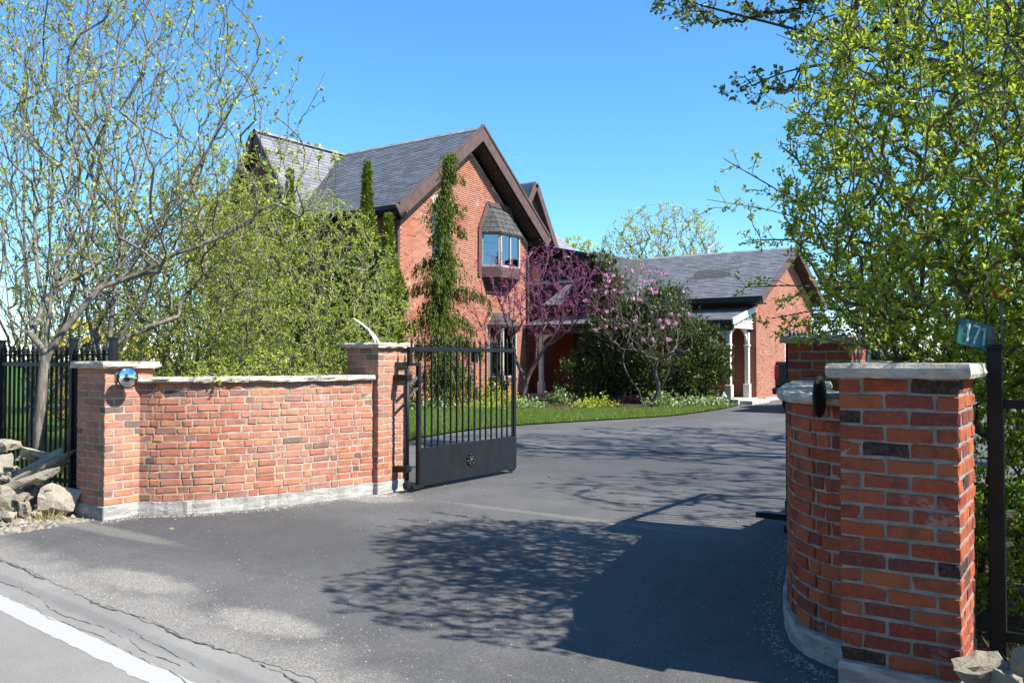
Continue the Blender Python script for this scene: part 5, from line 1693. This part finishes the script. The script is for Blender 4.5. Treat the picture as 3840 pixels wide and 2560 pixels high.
# --- redbud in blossom
r = np.random.default_rng(81)
b = (-15.1, 22.3, 0)
limbs = [[b, (-14.95, 22.35, .8), (-14.6, 22.5, 1.5), (-14.1, 22.7, 2.3), (-13.6, 22.8, 3.3), (-13.2, 22.9, 4.2)],
         [(-14.98, 22.35, .7), (-15.3, 22.2, 1.5), (-15.5, 22.0, 2.6), (-15.9, 21.8, 3.8)],
         [(-14.7, 22.45, 1.3), (-14.6, 22.4, 2.3), (-14.6, 22.5, 3.4), (-14.3, 22.6, 4.8)],
         [(-14.4, 22.6, 1.8), (-13.7, 22.7, 2.3), (-12.9, 22.8, 3.1), (-12.4, 22.9, 3.9)],
         [(-15.4, 22.1, 2.0), (-15.2, 22.0, 3.2), (-15.1, 22.1, 4.9)]]
plant('redbud_tree', b, 'redbud tree with magenta blossom along its twigs at the house corner', 'tree', None, r, [(l, i > 0) for i, l in enumerate(limbs)],
      np.concatenate([ell(r, 700, (-14.4, 22.5, 3.55), (1.7, 1.0, 1.55), .2, 2.2), ell(r, 170, (-15.9, 21.8, 3.3), (1.1, .6, 1.7), .1, 1.7), ell(r, 170, (-12.9, 22.8, 3.6), (1.1, .6, .95), .1, 2.3)]),
      M['bark_redbud'], M['leaf_magenta'], .0045, .09, .05, 3.0, (.022, .046), .75, 1.2, .1, .05, .2, .25, .014, .08, back=2.2, asc=1.2, crown='blossom', off=.012)

# --- magnolia with pink cups
r = np.random.default_rng(91)
b = (-10.95, 22.5, 0)
limbs = [[b, (-11.15, 22.55, .5), (-11.55, 22.6, 1.0), (-11.75, 22.7, 1.5), (-11.6, 22.75, 2.0), (-11.5, 22.8, 2.6), (-11.4, 22.8, 3.4)],
         [(-11.55, 22.75, 2.1), (-12.0, 22.8, 2.5), (-12.5, 22.8, 3.0)], [(-11.5, 22.8, 2.5), (-11.0, 22.7, 3.0), (-10.6, 22.6, 3.5)]]
t_, P_, tw_ = plant('magnolia_tree', b, 'magnolia with crooked pale trunk and pink cup flowers in front of dark evergreens', 'tree', None, r,
      [(l, i > 0) for i, l in enumerate(limbs)] + [([(-10.75, 22.5, 0), (-10.6, 22.5, .35), (-10.3, 22.45, .8), (-10.1, 22.45, 1.4), (-10.25, 22.5, 1.9), (-10.3, 22.5, 2.5)], False)],
      np.concatenate([ell(r, 620, (-11.3, 22.7, 2.95), (1.75, 1.1, 1.3), .2, 1.5), ell(r, 300, (-10.3, 22.5, 2.1), (1.1, .8, .85), .2, 1.2)]),
      M['bark_mid'], M['leaf_yew'], .004, .06, .16, 1.2, (.03, .06), .6, 1.0, .3, .3, .18, .3, .018, trunk='trunk', back=2.2)
m = MB()
for k in range(7):                                                 # one cup flower: seven upright petals
    a = k * 2 * math.pi / 7
    ca, sa = math.cos(a), math.sin(a)
    o = 1.0 if k % 2 else .75
    prof = [(0.0, 0.008, .006), (.03, .035 * o, .022), (.07, .042 * o, .024), (.105, .055 * o, .004)]
    vs = []
    for z, rr, w in prof:
        vs += [(ca * rr - sa * w, sa * rr + ca * w, z), (ca * rr + sa * w, sa * rr - ca * w, z)]
    m.add(vs, [(0, 1, 3, 2), (2, 3, 5, 4), (4, 5, 7, 6)])
fl = bpy.data.meshes.new('flower'); fl.from_pydata(m.v, [], m.f); fl.materials.append(M['leaf_pink'])
tips = np.array([P_[ids[-1]] for ids in tw_])
wgt = (tips[:, 2] - 1.0).clip(.1) ** 1.5
pick = r.choice(len(tips), 75, replace=False, p=wgt / wgt.sum())
for i in pick:
    o = bpy.data.objects.new('flower', fl); COL.objects.link(o)
    o.location = tips[i] ; s = r.uniform(.7, 1.35); o.scale = (s, s, s)
    o.rotation_euler = (r.normal(0, .35), r.normal(0, .35), r.random() * 6)
    o.parent = t_; o.matrix_parent_inverse = Matrix.Translation(-WL[t_.name])

# --- dark evergreens along the porch
def cedar(seed, c, rad, n, label, top_spike=None):
    r = np.random.default_rng(seed)
    t_ = thing('cedar_bush', (c[0], c[1], 0), label, 'bush', 'dark evergreens along the porch')
    MB().tube([(c[0], c[1], 0), (c[0], c[1], c[2])], [.09, .05], 7).build('trunk', M['bark_mid'], t_)
    cl = ell(r, max(14, n // 150), (c[0], c[1], c[2]), rad, .35, .2)
    if top_spike:
        cl = np.concatenate([cl, np.array([(top_spike[0] + r.normal(0, .16), top_spike[1] + r.normal(0, .16), c[2] + (top_spike[2] - c[2]) * f) for f in np.linspace(.3, 1, 10)])])
    i = r.integers(0, len(cl), n)
    p = cl[i] + r.normal(0, 1, (n, 3)) * np.array((.17, .17, .14))
    p = p[p[:, 2] > .06]
    d = unit(p - np.array((c[0], c[1], c[2] * .6))) * .8 + np.array((0, 0, .55))
    V, F = leaves(r, p, d, (.07, .17), .5, .15, .5)
    obj('foliage', mesh_np('foliage', V, F), M['leaf_yew'], t_, kind='stuff')
cedar(101, (-13.0, 24.6, 2.0), (1.0, .8, 1.9), 9000, 'dark cedar with a tall uneven top left of the magnolia', (-13.1, 24.6, 4.75))
cedar(102, (-11.4, 24.7, 1.85), (1.5, .9, 1.85), 14000, 'dark cedar mass directly behind the magnolia', (-11.6, 24.8, 3.5))
cedar(103, (-10.2, 25.2, 1.2), (.62, .6, 1.35), 5000, 'small dark cedar beside the white porch column')
cedar(104, (-13.9, 24.2, .8), (.9, .7, .9), 4500, 'low dark bush at the left end of the evergreens')

# --- trees in the background and over the drive
r = np.random.default_rng(111)
plant('bare_tree', (-23.5, 50, 0), 'far spreading tree with thin bare twigs and yellow buds behind the garage', 'tree', None, r,
      [([(-23.5, 50, 0), (-23.5, 50, 3), (-23.4, 50, 5)], False), ([(-23.4, 50, 4.2), (-25, 50, 7.2), (-26, 50, 9.4)], True), ([(-23.4, 50, 4.2), (-21.5, 50, 7), (-19.5, 50, 8.8)], True), ([(-23.4, 50, 5), (-23.2, 50, 8), (-23, 50, 10.3)], True)],
      ell(r, 1700, (-23.3, 50, 7.8), (4.6, 2.5, 3.8), .1, 3), M['bark_redbud'], M['leaf_far'], .008, .24, .45, 2.6, (.08, .17), .7, 1.0, .1, .3, .45, .25, .03, off=.05, back=2.6)
plant('bare_tree', (-27.0, 45, 0), 'yellow-green budding tree peeping over the roof between house and garage', 'tree', None, r,
      [([(-27, 45, 0), (-27, 45, 4), (-27, 45, 6)], False)], ell(r, 420, (-26.6, 45, 6.6), (2.5, 2, 2.4), .3, 3), M['bark_mid'], M['leaf_far'], .012, .2, .22, 5, (.09, .19), .7, 1.0, .1, .2, seg=.45, off=.05)
# big tree whose limbs hang over the drive from the right
r = np.random.default_rng(121)
b = (2.2, 14.0, 0)
limbs = [[b, (2.1, 13.9, 2.0), (1.9, 13.8, 3.8), (1.8, 13.8, 6.0), (1.6, 13.7, 9.0)],
         [(1.9, 13.8, 3.6), (.6, 13.2, 4.6), (-1.4, 12.6, 5.2), (-3.1, 12.1, 5.9), (-4.6, 12.0, 6.6), (-5.6, 12.0, 7.1)],
         [(-2.2, 12.4, 5.5), (-3.4, 12.0, 5.5), (-4.3, 11.9, 5.3)],
         [(1.9, 13.8, 4.4), (.2, 13.6, 6.4), (-1.8, 13.2, 8.0), (-3.6, 12.8, 8.6)],
         [(1.85, 13.8, 5.0), (3.6, 14.4, 6.6), (5.2, 15, 8.4)],
         [(1.9, 13.8, 3.9), (.8, 15.4, 5.4), (-.8, 17, 7.0)]]
plant('overhanging_tree', b, 'large dark-limbed tree whose boughs hang over the drive at the top right', 'tree', None, r, [(l, i > 0) for i, l in enumerate(limbs)],
      np.concatenate([ell(r, 210, (-4.3, 12.1, 6.95), (1.5, .8, .45), .2), ell(r, 170, (-2.9, 12.2, 6.4), (1.0, .7, .75), .2), ell(r, 420, (-.6, 13.2, 7.6), (2.6, 1.8, 2.2), .2), ell(r, 40, (-4.0, 11.9, 5.35), (.6, .4, .25), .1), ell(r, 420, (3.0, 14.4, 7.8), (3.0, 2.4, 2.4), .3), ell(r, 260, (-.5, 16.6, 6.6), (1.8, 1.5, 1.8), .2)]),
      M['bark_dark'], M['leaf_dark'], .005, .2, .12, 3.2, (.05, .1), .7, 1.0, -.1, .2, .3, .45, .05, .0, .06, off=.03)
# two more trees along the right of the drive
for sd, x, y, lab in ((131, 3.6, 19.0, 'dark budding tree right of the drive behind the hedge'), (132, 2.6, 9.8, 'leafy tree standing behind the hedge at the right')):
    r = np.random.default_rng(sd)
    plant('garden_tree', (x, y, 0), lab, 'tree', 'trees right of the drive', r,
          [([(x, y, 0), (x - .1, y, 2), (x, y + .1, 4), (x + .1, y, 6)], False), ([(x - .1, y, 2), (x - 1.4, y + .2, 3.8), (x - 2.4, y + .2, 5.4)], True), ([(x, y, 2.4), (x + 1.4, y - .2, 4), (x + 2.2, y, 5.6)], True)],
          ell(r, 420, (x, y, 5.0), (2.6, 2.2, 2.6), .3, 2), M['bark_dark'], M['leaf_dark'], .006, .13, .14, 3.0, (.05, .1), .7, 1.0, .1, .2, .3, off=.03)

# more of the hedge running on to the right, and trees that close the view beyond the garage
r = np.random.default_rng(151)
plant('leafy_hedge', (4.2, 5.9, 0), 'lower hedge continuing along the near fence to the right', 'hedge', None, r, stems(r, 10, 4.2, 5.9, 1.2, .5, 2.0, .5),
      ell(r, 700, (4.2, 5.9, 1.6), (1.7, .9, 1.3), .3, .2), M['bark_mid'], M['leaf_right'], .004, .03, .1, 6, (.05, .09), .6, .9, .3, .2, .16, .36, .015, back=1.8, off=.03)
for sd, x, y, h_, lab in ((152, -10.5, 47.0, 7.0, 'distant budding tree right of the garage'), (153, -6.6, 45.0, 8.0, 'distant leafy tree behind the hedge'), (154, -2.5, 43.0, 7.0, 'distant tree at the far right beyond the hedge')):
    r = np.random.default_rng(sd)
    plant('distant_tree', (x, y, 0), lab, 'tree', 'trees beyond the garage', r, [([(x, y, 0), (x, y, 2), (x, y, h_ * .6)], False)], ell(r, 520, (x, y, h_ * .5), (3.4, 2.2, h_ * .5), .2, .4),
          M['bark_mid'], M['leaf_dark'], .012, .18, .3, 6, (.12, .24), .7, 1.0, .1, .2, .4, off=.06)
# --- ground plants
def blades(name, n, area, h, mat, label, seed, z0, lean=.35):
    r = np.random.default_rng(seed)
    xy = area(r, n)
    n = len(xy)
    hh = h[0] + (h[1] - h[0]) * r.random(n)
    a = r.random(n) * 6.28
    w = .0035 + .004 * r.random(n)
    base = np.concatenate([xy, np.full((n, 1), z0)], 1)
    s = np.stack([np.cos(a), np.sin(a), 0 * a], 1) * w[:, None]
    tip = base + np.stack([r.normal(0, lean, n) * hh, r.normal(0, lean, n) * hh, hh], 1)
    V = np.stack([base - s, base + s, tip], 1).reshape(-1, 3)
    return obj(name, mesh_np(name, V, np.arange(3 * n).reshape(-1, 3)), mat, label=label, cat='grass', kind='stuff')
from mathutils.geometry import intersect_point_tri_2d
def inside(xy, poly):
    x, y = xy[:, 0], xy[:, 1]
    c = np.zeros(len(xy), bool)
    for (x0, y0), (x1, y1) in zip(poly, poly[1:] + poly[:1]):
        k = ((y0 > y) != (y1 > y)) & (x < (x1 - x0) * (y - y0) / (y1 - y0 + 1e-12) + x0)
        c ^= k
    return c
lawn_poly = lawn_edge + [(-9.9, 22.4), (-12, 20.4), (-14.2, 18.8), (-17, 17.6), (-17, 7.2), (-7.5, 7.2)]
def area_lawn(r, n):
    q = np.stack([-17 + 8.3 * r.random(n), 7.3 + 17 * r.random(n)], 1)
    return q[inside(q, [tuple(p) for p in lawn_poly])]
blades('grass', 190000, area_lawn, (.05, .11), M['grass'], 'short mown grass of the lawn beyond the gate', 141, .03)
def area_l2(r, n): return np.stack([-16 + 8 * r.random(n), 4.8 + 4 * r.random(n)], 1)
blades('grass', 30000, area_l2, (.06, .16), M['grass'], 'grass behind the fence and under the shrubs', 142, .03)
def area_dry(r, n):
    k = r.integers(0, 40, n)
    c = np.stack([-10.6 + 3.0 * r.random(40), 3.2 + .75 * r.random(40)], 1)[k]
    q = c + r.normal(0, .05, (n, 2))
    return q[~inside(q, [tuple(p) for p in drive_out])]
blades('grass', 2600, area_dry, (.04, .13), M['dry_grass'], 'dry tufts of grass between the rubble stones', 143, .003, .6)
def area_right(r, n): return np.stack([-.4 + 2 * r.random(n), 3.75 + .9 * r.random(n)], 1)
blades('grass', 2500, area_right, (.04, .14), M['dry_grass'], 'thin weeds at the foot of the near fence post', 144, .0105, .6)

def clump(x, y, hgt, rad, n, seed, mat, label, name='leafy_plant', size=(.06, .13), grp='low plants in the bed before the house'):
    r = np.random.default_rng(seed)
    t_ = thing(name, (x, y, 0), label, 'plant', grp)
    V, F = leaves(r, np.array((x, y, .05)) + r.normal(0, 1, (n, 3)) * (rad * .55, rad * .55, hgt * .1) + np.abs(r.normal(0, .4, (n, 1))) * np.array((0, 0, hgt)), r.normal(0, .6, (n, 3)) + np.array((0, 0, .5)), size, .6, .3, .5)
    obj('foliage', mesh_np('foliage', V, F), mat, t_, kind='stuff')
    m = MB()
    for k in range(4):
        a = r.random() * 6.28
        m.tube([(x, y, 0), (x + rad * .3 * math.cos(a), y + rad * .3 * math.sin(a), hgt * .8)], [.008, .004], 4)
    m.build('stems', M['bark_tan'], t_, kind='stuff')
places = [(-14.6, 20.6, .5, .5, 'round green plant at the redbud foot'), (-13.9, 22.6, .45, .3, 'upright pale plant before the porch column'), (-10.6, 22.9, .45, .5, 'bright leafy plant at the magnolia foot'),
          (-12.0, 21.4, .3, .5, 'low plant at the edge of the lawn before the dark bush'), (-16.6, 18.4, .35, .6, 'fresh green plant under the weeping cypress'), (-15.4, 18.2, .3, .5, 'light green plant right of the cypress trunk'),
          (-14.4, 19.2, .25, .6, 'white-edged ground plant behind the gate'), (-13.4, 20.0, .25, .5, 'white-edged ground plant right of the gate'), (-9.9, 23.4, .3, .45, 'low plant at the drive edge by the garden lamp'),
          (-15.6, 21.3, .8, .5, 'dark shrublet against the house wall corner'), (-17.4, 18.0, .4, .6, 'yellow-green plant left of the cypress trunk'), (-9.5, 24.2, .3, .4, 'small plant at the corner of the bed by the step')]
for i, (x, y, h_, rd, lab) in enumerate(places):
    clump(x, y, h_, rd, 420, 160 + i, M['leaf_ground'] if i % 3 else M['leaf_shrub'], lab)
# leaf litter on the drive and in the bed
def litter():
    r = np.random.default_rng(171)
    n = 26
    xy = np.stack([-7 + 5.5 * r.random(n), 3 + 6 * r.random(n)], 1)
    xy2 = np.stack([-16 + 6.5 * r.random(900), 19 + 6.5 * r.random(900)], 1)
    p = np.concatenate([np.concatenate([xy, np.full((n, 1), .012)], 1), np.concatenate([xy2, np.full((900, 1), .06)], 1)])
    V, F = leaves(r, p, r.normal(0, 1, (len(p), 3)) * (1, 1, .1), (.02, .05), .5, .15, .05)
    obj('leaf_litter', mesh_np('leaf_litter', V, F), M['dry_grass'], label='scattered dead brown leaves on the drive and bed', cat='leaves', kind='stuff')
litter()
# overhead cable along the road, its thin shadow crosses the shoulder
MB().tube([(x, rv(x, 4.42) + .0, 8.6 + .0009 * (x - 3) ** 2) for x in np.linspace(-40, 40, 41)], .009, 6).build('overhead_cable', M['gutter'], label='black overhead cable running along the road', cat='cable')

# --- tall evergreens across the road, behind the photographer: unseen, added to cut sky light on shaded faces
for i, (x, y, h_, rd) in enumerate(((-15, -9.5, 9, 2.3), (-10.5, -10, 10.5, 2.5), (-6, -9.2, 9.5, 2.3), (-1.5, -10, 11, 2.6), (3, -9.4, 9.5, 2.3), (7.5, -10, 10, 2.5), (12, -9.5, 9, 2.4))):
    r = np.random.default_rng(180 + i)
    t_ = thing('sky_block_tree', (x, y, 0), 'unseen tall evergreen across the road, added to block sky light', 'tree', 'added evergreens across the road')
    MB().tube([(x, y, 0), (x, y, h_ * .9)], [.2, .03], 7).build('trunk', M['bark_mid'], t_)
    p, d = sprays(r, 5200, lambda z: rd * np.minimum(1, (1.03 - z) * 1.25), (.3, h_), x, y, 1.0)
    V, F = leaves(r, p, d, (.4, .85), .6, .15, .5)
    obj('foliage', mesh_np('foliage', V, F), M['leaf_yew'], t_, kind='stuff')
